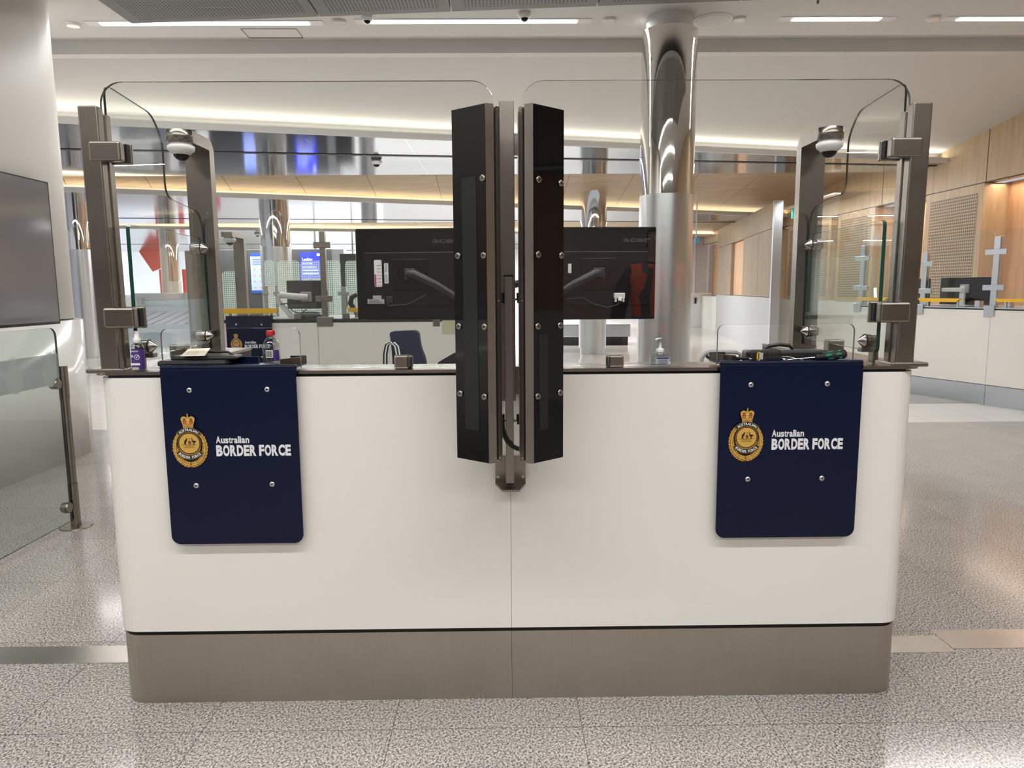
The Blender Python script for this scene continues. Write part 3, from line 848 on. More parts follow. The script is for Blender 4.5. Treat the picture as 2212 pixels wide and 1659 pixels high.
def emblem(mb, cx, cz, y, s, mi, full=True, step=.00035):
    """crest drawn in units: 1 = one emblem radius of 240; facing -Y. mi = material indices dict"""
    L = [y]

    def lay(k): return y - step * k
    def poly(pts, m, k):
        mb.quad([(cx + u * s, lay(k), cz + v * s) for u, v in pts], m)
    def ell(ux, uz, rx, rz, m, k, n=36, rot=0, a0=0, a1=2 * PI):
        c_, s2 = math.cos(rot), math.sin(rot)
        pts = []
        for i in range(n):
            a = a0 + (a1 - a0) * i / n; p_, q_ = rx * math.cos(a), rz * math.sin(a)
            pts.append((ux + p_ * c_ - q_ * s2, uz + p_ * s2 + q_ * c_))
        poly(pts, m, k)
    def ring(r0, r1, a0, a1, m, k, n=30, oz=0):
        for i in range(n):
            b0 = a0 + (a1 - a0) * i / n; b1 = a0 + (a1 - a0) * (i + 1) / n
            poly([(r0 * math.cos(b0), oz + r0 * math.sin(b0)), (r1 * math.cos(b0), oz + r1 * math.sin(b0)), (r1 * math.cos(b1), oz + r1 * math.sin(b1)), (r0 * math.cos(b1), oz + r0 * math.sin(b1))], m, k)
    G, D, K, R, Wt = mi
    ell(0, -110, 345, 425, D, 1); ell(0, -105, 325, 400, K, 2)
    # wreath leaves
    for sg in (-1, 1):
        for i in range(15):
            a = math.radians(-93 + i * 10.2)
            for j, off in ((0, -38), (1, 34), (2, 0)):
                rx, rz = 350 + off, 415 + off
                a2 = a + (.05 if j == 2 else 0)
                u, v = rx * math.cos(a2), -110 + rz * math.sin(a2)
                tx, tz = -rx * math.sin(a2), rz * math.cos(a2); ro = math.atan2(tz, tx) + (.42 if j == 0 else (-.42 if j == 1 else 0))
                if sg < 0: u, ro = -u, PI - ro
                if v > 250: continue
                kk = 3 + (i % 3) * 2 + (6 if j == 2 else 0)
                ell(u, v, 62, 30, D, kk, 12, ro); ell(u, v, 56, 23, G, kk + 1, 12, ro)
    ring(0, 300, 0, 2 * PI, K, 17, 40); ring(258, 270, 0, 2 * PI, D, 18, 40); ring(0, 238, 0, 2 * PI, G, 18, 48)
    for i in range(24):
        a = math.radians(205 + i * 130 / 23); ring(262, 290, a, a + .045, G, 19, 1)
    # banners
    for (r0, r1, a0, a1, txt, top) in ((290, 375, 43, 137, 'AUSTRALIAN', 1), (292, 380, 217, 323, 'BORDER FORCE', 0)):
        ring(r0 - 9, r1 + 9, math.radians(a0 - 2.2), math.radians(a1 + 2.2), D, 20, 24); ring(r0, r1, math.radians(a0), math.radians(a1), K, 21, 24)
        if full:
            n = len(txt); ws = [.45 if c == 'I' else (.55 if c == ' ' else 1.) for c in txt]; tot = sum(ws); acc = 0
            span = (a1 - a0) - 10
            for c, w_ in zip(txt, ws):
                f = (acc + w_ / 2) / tot; acc += w_
                if c == ' ': continue
                an = math.radians(a1 - 5 - f * span) if top else math.radians(a0 + 5 + f * span)
                rr = r0 + 14 if top else r1 - 14
                ro = an - PI / 2 if top else an + PI / 2
                me = text_me(c, .03); hgt = 58
                wd = min(me['w'] / .7 * hgt * .95, 60)
                T = Matrix.Translation((cx + rr * math.cos(an) * s, lay(22), cz + rr * math.sin(an) * s)) @ Matrix.Rotation(-ro, 4, 'Y') @ Matrix.Rotation(PI / 2, 4, 'X') @ Matrix.Diagonal((wd / me['w'] * s, hgt / .7 * s, 1, 1)) @ Matrix.Translation((-me['x0'] - me['w'] / 2, 0, 0))
                mb.mesh(me, Wt, T)
    # crown
    poly([(-120, 375), (118, 375), (128, 455), (160, 560), (165, 590), (150, 625), (110, 645), (60, 635), (20, 600), (14, 650), (-14, 650), (-20, 600), (-60, 635), (-110, 645), (-150, 625), (-165, 590), (-160, 560), (-128, 455)], G, 20)
    for k in range(-5, 6):
        u = k * 29; v = 648 - abs(abs(k) - 3) * 11 if abs(k) < 5 else 600
        ell(u, v, 11, 11, G, 21, 8)
    for sg in (-1, 1):
        poly([(sg * 35, 480), (sg * 118, 480), (sg * 125, 530), (sg * 100, 562), (sg * 55, 558), (sg * 28, 530)], R, 21)
        poly([(sg * 40, 575), (sg * 118, 572), (sg * 95, 600), (sg * 60, 598)], K, 21)
        ell(sg * 75, 512, 14, 22, G, 22, 10)
        ell(sg * 112, 505, 9, 16, G, 22, 8)
        ell(sg * 40, 505, 9, 16, G, 22, 8)
    poly([(-115, 392), (115, 392), (117, 402), (-117, 402)], R, 21); poly([(-122, 448), (122, 448), (124, 458), (-124, 458)], R, 21)
    for k in (-2, -1, 0, 1, 2): ell(k * 45, 425, 9, 9, R, 21, 8)
    ell(0, 665, 17, 17, G, 22, 10); poly([(-8, 670), (8, 670), (11, 715), (-11, 715)], G, 22); poly([(-26, 685), (26, 685), (26, 700), (-26, 700)], D, 23)
    # stems
    poly([(-60, -560), (-48, -572), (42, -530), (30, -520)], G, 16); poly([(60, -560), (48, -572), (-42, -530), (-30, -520)], G, 16)
    # bearers
    roo = [(-150, -28), (-118, -26), (-122, 20), (-105, 75), (-70, 105), (-62, 132), (-52, 140), (-48, 118), (-30, 100), (-50, 92), (-55, 62), (-42, 44), (-62, 48), (-78, 20), (-80, -12), (-68, -28), (-95, -28), (-98, -10), (-112, -18), (-135, -32), (-190, -32)]
    poly(roo, K, 19)
    emu = [(60, 135), (74, 130), (82, 85), (100, 70), (150, 62), (178, 40), (150, 35), (128, 18), (124, -28), (140, -32), (104, -32), (112, 10), (100, 12), (98, -28), (88, -30), (90, 20), (66, 50), (64, 95), (54, 118)]
    poly(emu, K, 19)
    ell(10, 20, 42, 52, D, 19, 12)
    for (u, v) in ((-12, 38), (12, 38), (32, 38), (-10, 5), (12, 2), (32, 5)): ell(u, v, 8, 12, K, 20, 8)
    ell(10, 112, 18, 18, D, 19, 7)
    poly([(-195, -36), (195, -36), (195, -30), (-195, -30)], K, 19)
    if full:
        me = text_me('AUSTRALIA', .0)
        T = Matrix.Translation((cx - 105 * s, lay(20), cz - 68 * s)) @ Matrix.Rotation(PI / 2, 4, 'X') @ Matrix.Diagonal((210 / me['w'] * s, 22 / .7 * s, 1, 1)); mb.mesh(me, K, T)
    for k in range(3): poly([(-150 + 20 * k, -82 - 12 * k), (150 - 20 * k, -82 - 12 * k), (150 - 20 * k, -86 - 12 * k), (-150 + 20 * k, -86 - 12 * k)], D, 19)


def sign_plate(t, corners, YP, zbot, ztop, screws, emb, txt, tray=True, r=.028):
    """navy steel plate folded over the counter edge"""
    x0, x1 = corners
    m = MB(); m.prism(rrect(x0, x1, zbot, ztop, r, (1, 1, 0, 0), 8), 'y', YP, YP + .004, 0)
    n_ = 6; pr = []
    obj('front_plate', m, [navy], t)
    m = MB(); m.box(x0 - .001, x1 + .001, YP - .002, YP + .018, ztop - .004, ztop + .014, 0, .006, 3); obj('folded_edge', m, [navy], t)
    if tray:
        m = MB(); m.box(x0, x1, YP + .012, YP + .125, ztop + .003, ztop + .008, 0); obj('shelf', m, [navy], t)
        m = MB(); m.box(x0 + .06, x1 - .06, YP + .02, YP + .10, ztop - .03, ztop + .003) if 0 else None
    for (sx, sz) in screws:
        m = MB(); m.lathe([(.0085, .001), (.0085, .0), (.0075, -.003), (.003, -.0034)][::-1], (sx, YP, sz), axis='y', n=20)
        o = obj('screw', m, [st_sat], t)
        m = MB(); m.lathe([(.0025, -.0042), (.0025, -.003)], (sx, YP, sz), axis='y', n=6); obj('hex_socket', m, [black], o)
    mb = MB(); emblem(mb, emb[0], emb[1], YP - .0004, emb[2], (0, 1, 2, 3, 4)); obj('crest', mb, [gold, gold_d, emb_k, emb_r, emb_w], t, 'gold wreath crest with crown')
    mb = MB()
    for (s1, x, z, wd, hg, bo) in txt: put_cond(mb, s1, x, z, YP - .0009, wd, hg, 0, bo)
    obj('lettering', mb, [emb_w], t, 'white lettering')


YP = Y0 - .024


def plate_from_px(lab, xl, xr, yt, yb, scr, ec, er, t1, t2):
    tl = P(xl, yt, Y=YP); br = P(xr, yb, Y=YP)
    t = thing('blue_sign_plate', lab, 'sign', ((tl.x + br.x) / 2, YP, br.z), 'navy sign plates on the near counter')
    s_ = [(P(x, y, Y=YP).x, P(x, y, Y=YP).z) for x, y in scr]
    e = P(*ec, Y=YP); e2 = P(ec[0], ec[1] - er, Y=YP); sc = (e2.z - e.z) / 240
    tx = []
    for s1, (ax, ay), (bx, by), bo in (t1, t2):
        A = P(ax, ay, Y=YP); B = P(bx, by, Y=YP); tx.append((s1, A.x, A.z, B.x - A.x, B.z - A.z, bo))
    tl.z = max(tl.z, ZT - .001)
    sign_plate(t, (tl.x, br.x), YP, br.z, tl.z, s_, (e.x, e.z, sc), tx)
    return t, tl, br


pl, tlL, brL = plate_from_px('navy blue sign plate with crest hanging on the counter under the water bottle', 345, 656, 800, 1173,
    ((409, 843), (577, 841), (424, 1049), (588, 1046)), (411, 957), 21.5,
    ('Australian', (467, 957), (538, 942), .03), ('BORDER FORCE', (468, 984), (628, 961), .05))
pr_, tlR, brR = plate_from_px('navy blue sign plate with crest hanging on the counter under the tools', 1557, 1844, 790, 1159,
    ((1622, 831), (1787, 829), (1615, 1035), (1775, 1033)), (1611, 944), 21.3,
    ('Australian', (1667, 943), (1737, 928), .03), ('BORDER FORCE', (1666, 970), (1821, 947), .05))
ZS = tlL.z + .008
ZSR = tlR.z + .008
# upstands of the trays
for t, tl, br, sg in ((pl, tlL, brL, 1), (pr_, tlR, brR, -1)):
    zz = tl.z + .008
    xe = br.x if sg > 0 else tl.x
    m = MB()
    m.prism([(xe - sg * .004, YP + .121), (xe - sg * .0, YP + .118), (xe - sg * .052, YP + .03), (xe - sg * .056, YP + .033)], 'z', zz, zz + .020)
    obj('tray_flap', m, [st], t, 'bare steel flap')
    m = MB(); m.box(xe - sg * .05, xe, YP + .121, YP + .125, zz, zz + .022, 0)
    obj('rear_lip', m, [navy], t)
    m = MB(); m.box(xe - sg * .28, xe - sg * .15, YP + .121, YP + .125, zz, zz + .020, 0)
    obj('rear_lip', m, [navy], t)

# ---------------------------------------------------------------- centre mast and the two scanner columns
YM = Y0 - .06
q0, q1 = P(1080, 500, Y=YM), P(1112, 500, Y=YM); ztm = P(1096, 219, Y=YM).z
xm = (q0.x + q1.x) / 2
t = thing('centre_mast', 'brushed steel mast rising in front of the counter between the black columns', 'mast', (xm, YM, .8))
zbr = P(1103, 1040, Y=Y0 - .005).z
m = MB(); m.box(q0.x, q1.x, YM - .005, YM + .03, .99, ztm, 0, .002); obj('mast_tube', m, [st], t)
yt = YM - .045
a, b = P(1091, 800, Y=yt), P(1109, 800, Y=yt)
m = MB(); m.box(a.x, b.x, yt, yt + .035, P(1100, 1044, Y=yt).z, P(1100, 597, Y=yt).z, 0, .0015); obj('front_tube', m, [st], t)
m = MB(); m.box(a.x - .002, b.x + .002, yt - .001, yt + .036, P(1100, 597, Y=yt).z, P(1100, 597, Y=yt).z + .004, 0); obj('tube_cap', m, [rubber], t)
ya = Y0 - .004
a, b = P(1070, 1020, Y=ya), P(1135, 1020, Y=ya)
za, zb = P(1100, 985, Y=ya).z, P(1100, 1038, Y=ya).z
m = MB(); m.box(a.x, b.x, ya - .002, ya + .004, zb, za, 0)
m.prism([(a.x, ya), (b.x, ya), (b.x, ya - .03), (b.x - .02, yt - .003), (a.x + .02, yt - .003), (a.x, ya - .03)], 'z', zb - .006, zb, 0)
br_ = obj('wall_bracket', m, [st], t)
for x, z in ((a.x + .009, zb + .012), (b.x - .009, zb + .012), (a.x + .009, za - .008), (b.x - .009, za - .008)):
    m = MB(); m.lathe([(.005, -.004), (.0055, 0)], (x, ya - .002, z), axis='y', n=12); obj('screw', m, [chrome], br_)
a, b = P(1084, 830, Y=Y0 - .01), P(1126, 830, Y=Y0 - .01)
m = MB(); m.box(a.x, b.x, Y0 - .028, Y0 - .002, P(1100, 851, Y=Y0 - .01).z, ZT + .01, 0, .002); obj('counter_bracket', m, [st], t)
for py in (647, 908):
    z = P(1100, py, Y=yt + .02).z; m = MB(); m.box(xm - .055, xm + .055, yt + .012, yt + .022, z - .003, z + .003); obj('cross_bar', m, [st], t)
z = P(1100, 313, Y=YM + .02).z; m = MB(); m.box(xm - .05, xm + .05, YM + .012, YM + .028, z - .03, z + .03)
obj('cross_bar', m, [st], t)
for px, py in ((1086, 640), (1120, 640), (1086, 902), (1120, 902)):
    c = P(px, py, Y=yt + .015); m = MB(); m.cyl((c.x, c.y, c.z - .012), (c.x, c.y, c.z + .010), .006, 10); m.cyl((c.x, c.y, c.z - .02), (c.x, c.y, c.z - .012), .004, 8); obj('clamp_bolt', m, [rubber], t)
pth = [P(px, py, Y=yt - .01) for px, py in ((1085, 905), (1086, 925), (1090, 942), (1097, 955), (1107, 964), (1118, 969), (1130, 971))]
path = []; rd = []
for i in range(len(pth) - 1):
    for k in range(8):
        path.append(pth[i].lerp(pth[i + 1], k / 8)); rd.append(.0075 if k % 2 else .0062)
m = MB(); m.tube(path, rd, 12)
m2 = single('ribbed_hose', m, [rubber], 'black ribbed hose looping between the two black scanner columns', 'hose')

BOLTS_L = ((1043, 385), (990, 553), (1045, 552), (992, 705), (1047, 706), (995, 850), (1047, 857))
BOLTS_R = ((1163, 388), (1211, 396), (1162, 550), (1212, 552), (1161, 705), (1209, 703), (1161, 856), (1209, 848))


def scanner(side, A, B_, Cc, E_, bolts, lab):
    # A outer edge px, B_ front corner px, Cc end of first steel strip, E_ outer steel strip end
    sg = 1 if side == 'left' else -1
    YAo, YB_, YC, YE_ = 1.935, 1.865, 1.875, 1.888
    pA, pB, pC, pE = P(A, 700, Y=YAo), P(B_, 700, Y=YB_), P(Cc, 700, Y=YC), P(E_, 700, Y=YE_)
    zt = P(B_, 223, Y=YB_).z; zb = P(B_, 1001, Y=YB_).z
    t = thing('scanner_column', lab, 'scanner', ((pB.x + pA.x) / 2, YAo, zb), 'black glass scanner columns')
    back = 2.02
    A2 = (pA.x, pA.y); B2 = (pB.x, pB.y); C2 = (pC.x, pC.y); E2 = (pE.x, pE.y)
    # black body
    m = MB(); m.prism([A2, B2, (B2[0] + sg * .002, back), (A2[0], back)], 'z', zb, zt); obj('glass_face', m, [blackgl], t)
    m = MB(); m.prism([(B2[0] + sg * .0005, B2[1] - .001), C2, (C2[0], back), (B2[0] + sg * .0025, back)], 'z', zb - .001, zt + .001); fr = obj('steel_frame', m, [st], t)
    g = sg * .005
    m = MB(); m.prism([(C2[0] + sg * .0005, C2[1] + .012), (C2[0] + g, C2[1] + .012), (C2[0] + g, back), (C2[0] + sg * .0005, back)], 'z', zb + .004, zt - .004); obj('gasket', m, [rubber], t)
    m = MB(); m.prism([(C2[0] + g, C2[1] + .002), E2, (E2[0], back - .02), (C2[0] + g, back - .02)], 'z', zb + .002, zt - .003); fr2 = obj('rear_frame', m, [st], t)
    # inner lighter panel seen through the black glass
    d = Vector((B2[0] - A2[0], B2[1] - A2[1])); n = Vector((-sg * 0 + (d.y), -d.x)).normalized()
    if n.y > 0: n = -n
    Aw = Vector(A2); 
    def onf(u, z, o=.0008): p_ = Aw + d * u + n * o; return (p_.x, p_.y, z)
    zz0 = P(1020, 928, Y=1.9).z; zz1 = P(1020, 383, Y=1.9).z
    if side == 'right': zz1 = P(1180, 722, Y=1.9).z
    u0, u1 = (.28, .72) if side == 'left' else (.18 + .35, .95 - .12)
    m = MB(); m.quad([onf(u0, zz0), onf(u1, zz0), onf(u1, zz1), onf(u0, zz1)] if sg > 0 else [onf(u0, zz0), onf(u0, zz1), onf(u1, zz1), onf(u1, zz0)])
    ip = obj('inner_panel', m, [tint_in], t, 'dark grey window behind the black glass')
    ax = n
    for (bx, by) in bolts:
        # solve on the face plane
        dd = r2 * ((bx - 1106) / F) + u2 * (-(by - 829.5) / F) + fw; o_ = Vector((CX, 0, CH))
        n3 = Vector((n.x, n.y, 0)); k_ = (Vector((A2[0], A2[1], 0)) - o_).dot(n3) / dd.dot(n3); c = o_ + dd * k_
        m = MB(); m.tube([c, c + n3 * .004, c + n3 * .0045], [.0085, .0085, .006], 16); bo = obj('bolt', m, [st], t)
        m = MB(); m.tube([c + n3 * .0045, c + n3 * .0052], [.0032, .0032], 6); obj('bolt_socket', m, [black], bo)
    for zf in (zt - .012, (zt + zb) / 2 - .03, zb + .012):
        for base in (Vector(C2) - Vector((sg * .003, 0)), Vector((C2[0] + sg * .008, C2[1] + .004))):
            m = MB(); m.lathe([(.0016, -.0016), (.0018, .002)], (base.x, base.y, zf), axis='y', n=8); obj('pin', m, [chrome], fr)
    return t


scanner('left', 983, 1052.5, 1070.5, 1083, BOLTS_L, 'tall black glass scanner column hanging left of the centre mast')
scanner('right', 1217, 1153, 1134.5, 1122, BOLTS_R, 'tall black glass scanner column hanging right of the centre mast')

# ---------------------------------------------------------------- monitors inside the booth


def monitor(lab, xl, xr, yt, yb, Y, rz, right):
    A, B = P(xl, (yt + yb) / 2, Y=Y), P(xr, (yt + yb) / 2, Y=Y); zt = P((xl + xr) / 2, yt, Y=Y).z; zb = P((xl + xr) / 2, yb, Y=Y).z
    cx = (A.x + B.x) / 2; wd = B.x - A.x; h = zt - zb; zc = (zt + zb) / 2
    t = thing('monitor', lab, 'monitor', (0, 0, 0), 'monitors behind the front glass')
    m = MB(); m.box(-wd / 2, wd / 2, 0, .03, -h / 2, h / 2, 0, .004)
    hs = obj('housing', m, [mon_pl], t)
    m = MB()
    for k in range(int(h / 2 / .006)):
        z = h / 2 - .008 - k * .006
        if z < -.10 and z > -.0: continue
        m.box(-wd / 2 + .006, wd / 2 - .006, -.0012, 0, z - .0012, z + .0012)
    obj('ribbing', m, [mon_pl], hs)
    m = MB(); m.box(-wd / 2 + .03, wd / 2 - .03, -.006, 0, -h / 2 + .05, h / 2 - .085, 0, .003); obj('rear_cover', m, [mon_bk], t)
    m = MB(); m.box(-.065, .065, -.010, -.005, -.06, .055, 0, .006)
    vp = obj('mount_plate', m, [mon_pl], t)
    m = MB(); m.lathe([(.048, -.012), (.048, -.010), (.045, -.010), (.045, -.012)], (0, 0, 0), axis='y', n=36, cap=False); m.box(-.02, .02, -.028, -.010, -.02, .02, 0, .003); obj('mount_ring', m, [dark_pl], vp)
    mb = MB(); mb.box(wd / 2 - .14, wd / 2 - .012, -.0035, -.001, h / 2 - .060, h / 2 - .028, 0, .001); obj('logo_plaque', mb, [mon_pl], t)
    mb = MB(); put_text(mb, 'acer', wd / 2 - .122, h / 2 - .053, -.0042, .10, .018, 0, .03); obj('logo', mb, [mat('logo_grey', (.045, .045, .05), .3)], t, 'raised logo lettering')
    # arm towards the centre
    sx = -1 if right else 1
    m = MB(); m.tube([(0, -.03, 0), (sx * .02, -.05, .0), (sx * .10, -.045, -.04), (sx * .24, -.03, -.13)], [.018, .017, .014, .013], 12); obj('support_arm', m, [dark_pl], t)
    if right:
        m = MB(); m.box(.055, .095, -.022, -.004, -h / 2 + .075, -h / 2 + .095, 0, .003); m.tube([(.078, -.02, -h / 2 + .078), (.074, -.024, -h / 2 + .066)], .007, 10)
        m.box(.058, .064, -.022, -.006, -h / 2 + .063, -h / 2 + .078); m.box(.086, .092, -.022, -.006, -h / 2 + .063, -h / 2 + .078)
        pg = obj('video_plug', m, [lt_pl], t, 'white video plug')
        m = MB(); pts = [(.074, -.024, -h / 2 + .066), (.066, -.03, -h / 2 + .053), (.03, -.034, -h / 2 + .044), (-.02, -.034, -h / 2 + .055), (-.06, -.03, -h / 2 + .08), (-.12, -.03, -h / 2 + .075)]
        m.tube(pts, .003, 8); obj('cable', m, [rubber], pg)
        m = MB(); m.box(-wd / 2 + .10, -wd / 2 + .112, -.0072, -.006, .002, .035); st_ = obj('barcode_sticker', m, [lt_pl], t)
    else:
        m = MB(); m.prism(rrect(-wd / 2 + .068, -wd / 2 + .096, -.045, .052, .005), 'y', -.0072, -.006); sk = obj('approval_sticker', m, [lt_pl], t)
        m = MB(); m.box(-wd / 2 + .069, -wd / 2 + .075, -.0078, -.0072, -.043, 0.0, 0)
        for k in range(7): m.box(-wd / 2 + .079, -wd / 2 + .093, -.0078, -.0072, -.040 + k * .012, -.0385 + k * .012)
        obj('sticker_print', m, [magenta], sk)
        m = MB(); m.prism(rrect(-wd / 2 + .105, -wd / 2 + .120, -.033, .040, .002), 'y', -.0072, -.006); sk = obj('barcode_sticker', m, [lt_pl], t)
        m = MB()
        for k in range(12): m.box(-wd / 2 + .109, -wd / 2 + .116, -.0078, -.0072, -.028 + k * .005 + (.008 if k > 5 else 0), -.0262 + k * .005 + (.008 if k > 5 else 0))
        obj('barcode', m, [ink], sk)
        m = MB(); m.box(-wd / 2 + .040, -wd / 2 + .102, -.0072, -.006, -h / 2 + .058, -h / 2 + .075); m.box(-wd / 2 + .060, -wd / 2 + .092, -.0072, -.006, -h / 2 + .075, -h / 2 + .088); sk = obj('rating_label', m, [grey_pl], t)
        m = MB()
        for k in range(3): m.box(-wd / 2 + .045, -wd / 2 + .095 - k * .008, -.0078, -.0072, -h / 2 + .061 + k * .005, -h / 2 + .0625 + k * .005)
        obj('label_print', m, [ink], sk)
        m = MB(); m.box(-wd / 2 + .11, -wd / 2 + .135, -.016, -.004, -h / 2 + .06, -h / 2 + .085, 0, .003); m.tube([(-wd / 2 + .115, -.012, -h / 2 + .062), (-wd / 2 + .12, -.016, -h / 2 + .05), (-.01, -.02, -h / 2 + .055), (.06, -.02, -h / 2 + .09)], .003, 8); obj('plug_and_cable', m, [rubber], t)
    t.location = (cx, Y, zc); t.rotation_euler = (0, 0, rz)
    return t


monitor('black computer monitor seen from behind, left of the mast, with approval stickers', 768, 1008, 493, 690, 2.64, -.06, False)
monitor('black computer monitor seen from behind, right of the mast, with white plug', 1166, 1418, 490, 690, 2.60, .06, True)
m = MB(); m.cyl((xm, 2.72, .746), (xm, 2.72, 1.52), .02, 16); m.box(xm - .08, xm + .08, 2.66, 2.80, .746, .76, 0, .004)
for s_ in (-1, 1): m.tube([(xm, 2.72, 1.33), (xm + s_ * .12, 2.66, 1.36), (xm + s_ * .17, 2.60, 1.40)], .014, 10)
single('monitor_stand', m, [dark_pl], 'black double monitor stand hidden behind the centre mast', 'stand')

# ---------------------------------------------------------------- small things on the counter
# spray bottle
c = P(301, 803, Y=Y0 + .025); zb = ZT
h = P(298, 715, Y=Y0 + .025).z - zb
t = thing('spray_bottle', 'small clear spray bottle with purple label and white nozzle at left counter end', 'spray bottle', (c.x, Y0 + .025, zb)); cc = (c.x, Y0 + .025, zb)
w_ = .0185
m = MB(); m.lathe([(w_ * .9, 0), (w_, .004), (w_, h * .56), (w_ * .95, h * .62), (w_ * .7, h * .68), (w_ * .5, h * .71)], cc, n=28); obj('bottle', m, [clearpl], t)
m = MB(); m.lathe([(w_ * 1.01, h * .05), (w_ * 1.01, h * .55)], cc, n=28, cap=False); lb = obj('label', m, [purple], t)
m = MB(); y_ = cc[1] - w_ * 1.02 - .0008
put_text(m, 'GERMANY', cc[0] - .0135, zb + h * .49, y_, .025, .004, 0, .02); put_text(m, 'ADL', cc[0] - .0135, zb + h * .36, y_, .010, .006, 0, .03)
m.box(cc[0] - .014, cc[0] + .014, y_, y_ + .0006, zb + h * .16, zb + h * .21)
m.lathe([(.0062, -.0004), (.0078, -.0004), (.0078, .0002)], (cc[0] + .006, y_, zb + h * .36), axis='y', n=24, cap=False)
m.prism([(cc[0] + .002, zb + h * .365), (cc[0] + .004, zb + h * .375), (cc[0] + .0055, zb + h * .36), (cc[0] + .0095, zb + h * .40), (cc[0] + .0105, zb + h * .395), (cc[0] + .0055, zb + h * .335)], 'y', y_ - .0006, y_)
for k in range(9): m.box(cc[0] - .010 + k * .0022, cc[0] - .0088 + k * .0022, y_, y_ + .0004, zb + h * .05, zb + h * .11)
obj('label_print', m, [emb_w], lb)
m = MB(); m.lathe([(w_ * .52, h * .70), (w_ * .60, h * .71), (w_ * .60, h * .82), (w_ * .40, h * .84), (w_ * .40, h * .98), (w_ * .36, h)], cc, n=24); obj('nozzle', m, [lt_pl], t)

# water bottle with red cap
yb_ = YP + .07
c = P(588, 790, Y=yb_); h = P(587, 718, Y=yb_).z - ZS + .006
cc = (c.x, yb_, ZS); R_ = .0265
t = thing('water_bottle', 'clear plastic water bottle with red cap on the left blue tray', 'bottle', cc)
m = MB(); pr = [(R_ * .9, 0), (R_, .004), (R_ * .96, h * .10), (R_, h * .2), (R_ * .97, h * .34), (R_, h * .42), (R_ * .98, h * .55), (R_ * .82, h * .66), (R_ * .55, h * .76), (R_ * .42, h * .80), (R_ * .42, h * .87)]
m.lathe(pr, cc, n=32); obj('bottle_body', m, [clearpl], t)
m = MB(); m.lathe([(R_ * .8, .004), (R_ * .9, .007), (R_ * .88, h * .35)], cc, n=28); obj('water', m, [liquid], t)
m = MB(); m.lathe([(R_ * .46, h * .86), (R_ * .47, h * .87), (R_ * .47, h * .98), (R_ * .42, h)], cc, n=28)
for k in range(24):
    a = 2 * PI * k / 24; m.box(-.0005, .0005, -R_ * .49, -R_ * .46, h * .875, h * .975, mat=Matrix.Translation(cc) @ Matrix.Rotation(a, 4, 'Z'))
obj('cap', m, [redcap], t)
def curved(mb, c, r, a0, a1, z0, z1, m=0, n=8):
    for k in range(n):
        b0 = a0 + (a1 - a0) * k / n; b1 = a0 + (a1 - a0) * (k + 1) / n
        mb.quad([(c[0] + r * math.sin(b0), c[1] - r * math.cos(b0), z0), (c[0] + r * math.sin(b1), c[1] - r * math.cos(b1), z0), (c[0] + r * math.sin(b1), c[1] - r * math.cos(b1), z1), (c[0] + r * math.sin(b0), c[1] - r * math.cos(b0), z1)], m)
m = MB(); curved(m, cc, R_ * 1.01, -.35, .45, ZS + h * .22, ZS + h * .44); lb = obj('barcode_label', m, [lt_pl], t)
m = MB()
for k in range(9):
    a = -.28 + k * .075; curved(m, cc, R_ * 1.025, a, a + (.045 if k % 3 else .06), ZS + h * .24, ZS + h * .42, n=1)
    curved(m, cc, R_ * 1.025, a, a + .04, ZS + h * .04, ZS + h * .13, n=1)
obj('barcode', m, [ink], lb)
m = MB(); curved(m, cc, R_ * 1.012, .5, 1.25, ZS + h * .12, ZS + h * .44); obj('side_label', m, [purple], t)

# black case and leaflet on the left tray
yb_ = YP + .065
a, b = P(353, 785, Y=yb_), P(500, 785, Y=yb_)
t = thing('zip_case', 'flat black case lying on the left blue tray under a leaflet', 'case', ((a.x + b.x) / 2, yb_, ZS))
m = MB(); m.box(a.x, b.x, yb_ - .045, yb_ + .045, ZS, ZS + .018, 0, .008, 3); m.box(a.x + .03, b.x + .02, yb_ - .02, yb_ + .05, ZS + .016, ZS + .030, 0, .007, 3); obj('shell', m, [dark_pl], t)
m = MB(); m.tube([(a.x + .06, yb_ + .02, ZS + .029), (a.x + .09, yb_ + .03, ZS + .040), (b.x - .02, yb_ + .03, ZS + .038), (b.x, yb_ + .02, ZS + .028)], .004, 8); obj('handle', m, [rubber], t)
q = [Vector((P(390, 778, Y=yb_ - .035).x, yb_ - .035, ZS + .031)), Vector((P(443, 776, Y=yb_ - .035).x, yb_ - .035, ZS + .032)), Vector((P(455, 760, Y=yb_ + .02).x, yb_ + .02, ZS + .050)), Vector((P(408, 762, Y=yb_ + .02).x, yb_ + .02, ZS + .048))]
m = MB(); q2 = [v + Vector((0, 0, .0012)) for v in q]; m.add(q + q2, [[3, 2, 1, 0], [4, 5, 6, 7], [0, 1, 5, 4], [1, 2, 6, 5], [2, 3, 7, 6], [3, 0, 4, 7]])
t2 = thing('leaflet', 'cream printed leaflet lying tilted on the black case', 'leaflet', q[0]); obj('sheet', m, [paper], t2)
m = MB()
for k in range(9):
    f = .12 + k * .09; a_ = q2[0].lerp(q2[3], f).lerp(q2[1].lerp(q2[2], f), .12); b_ = q2[0].lerp(q2[3], f).lerp(q2[1].lerp(q2[2], f), .62 + .2 * random.random()); m.cyl(a_, b_, .0005, 5)
obj('print', m, [mat('leaflet_ink', (.30, .25, .18), .8)], t2)

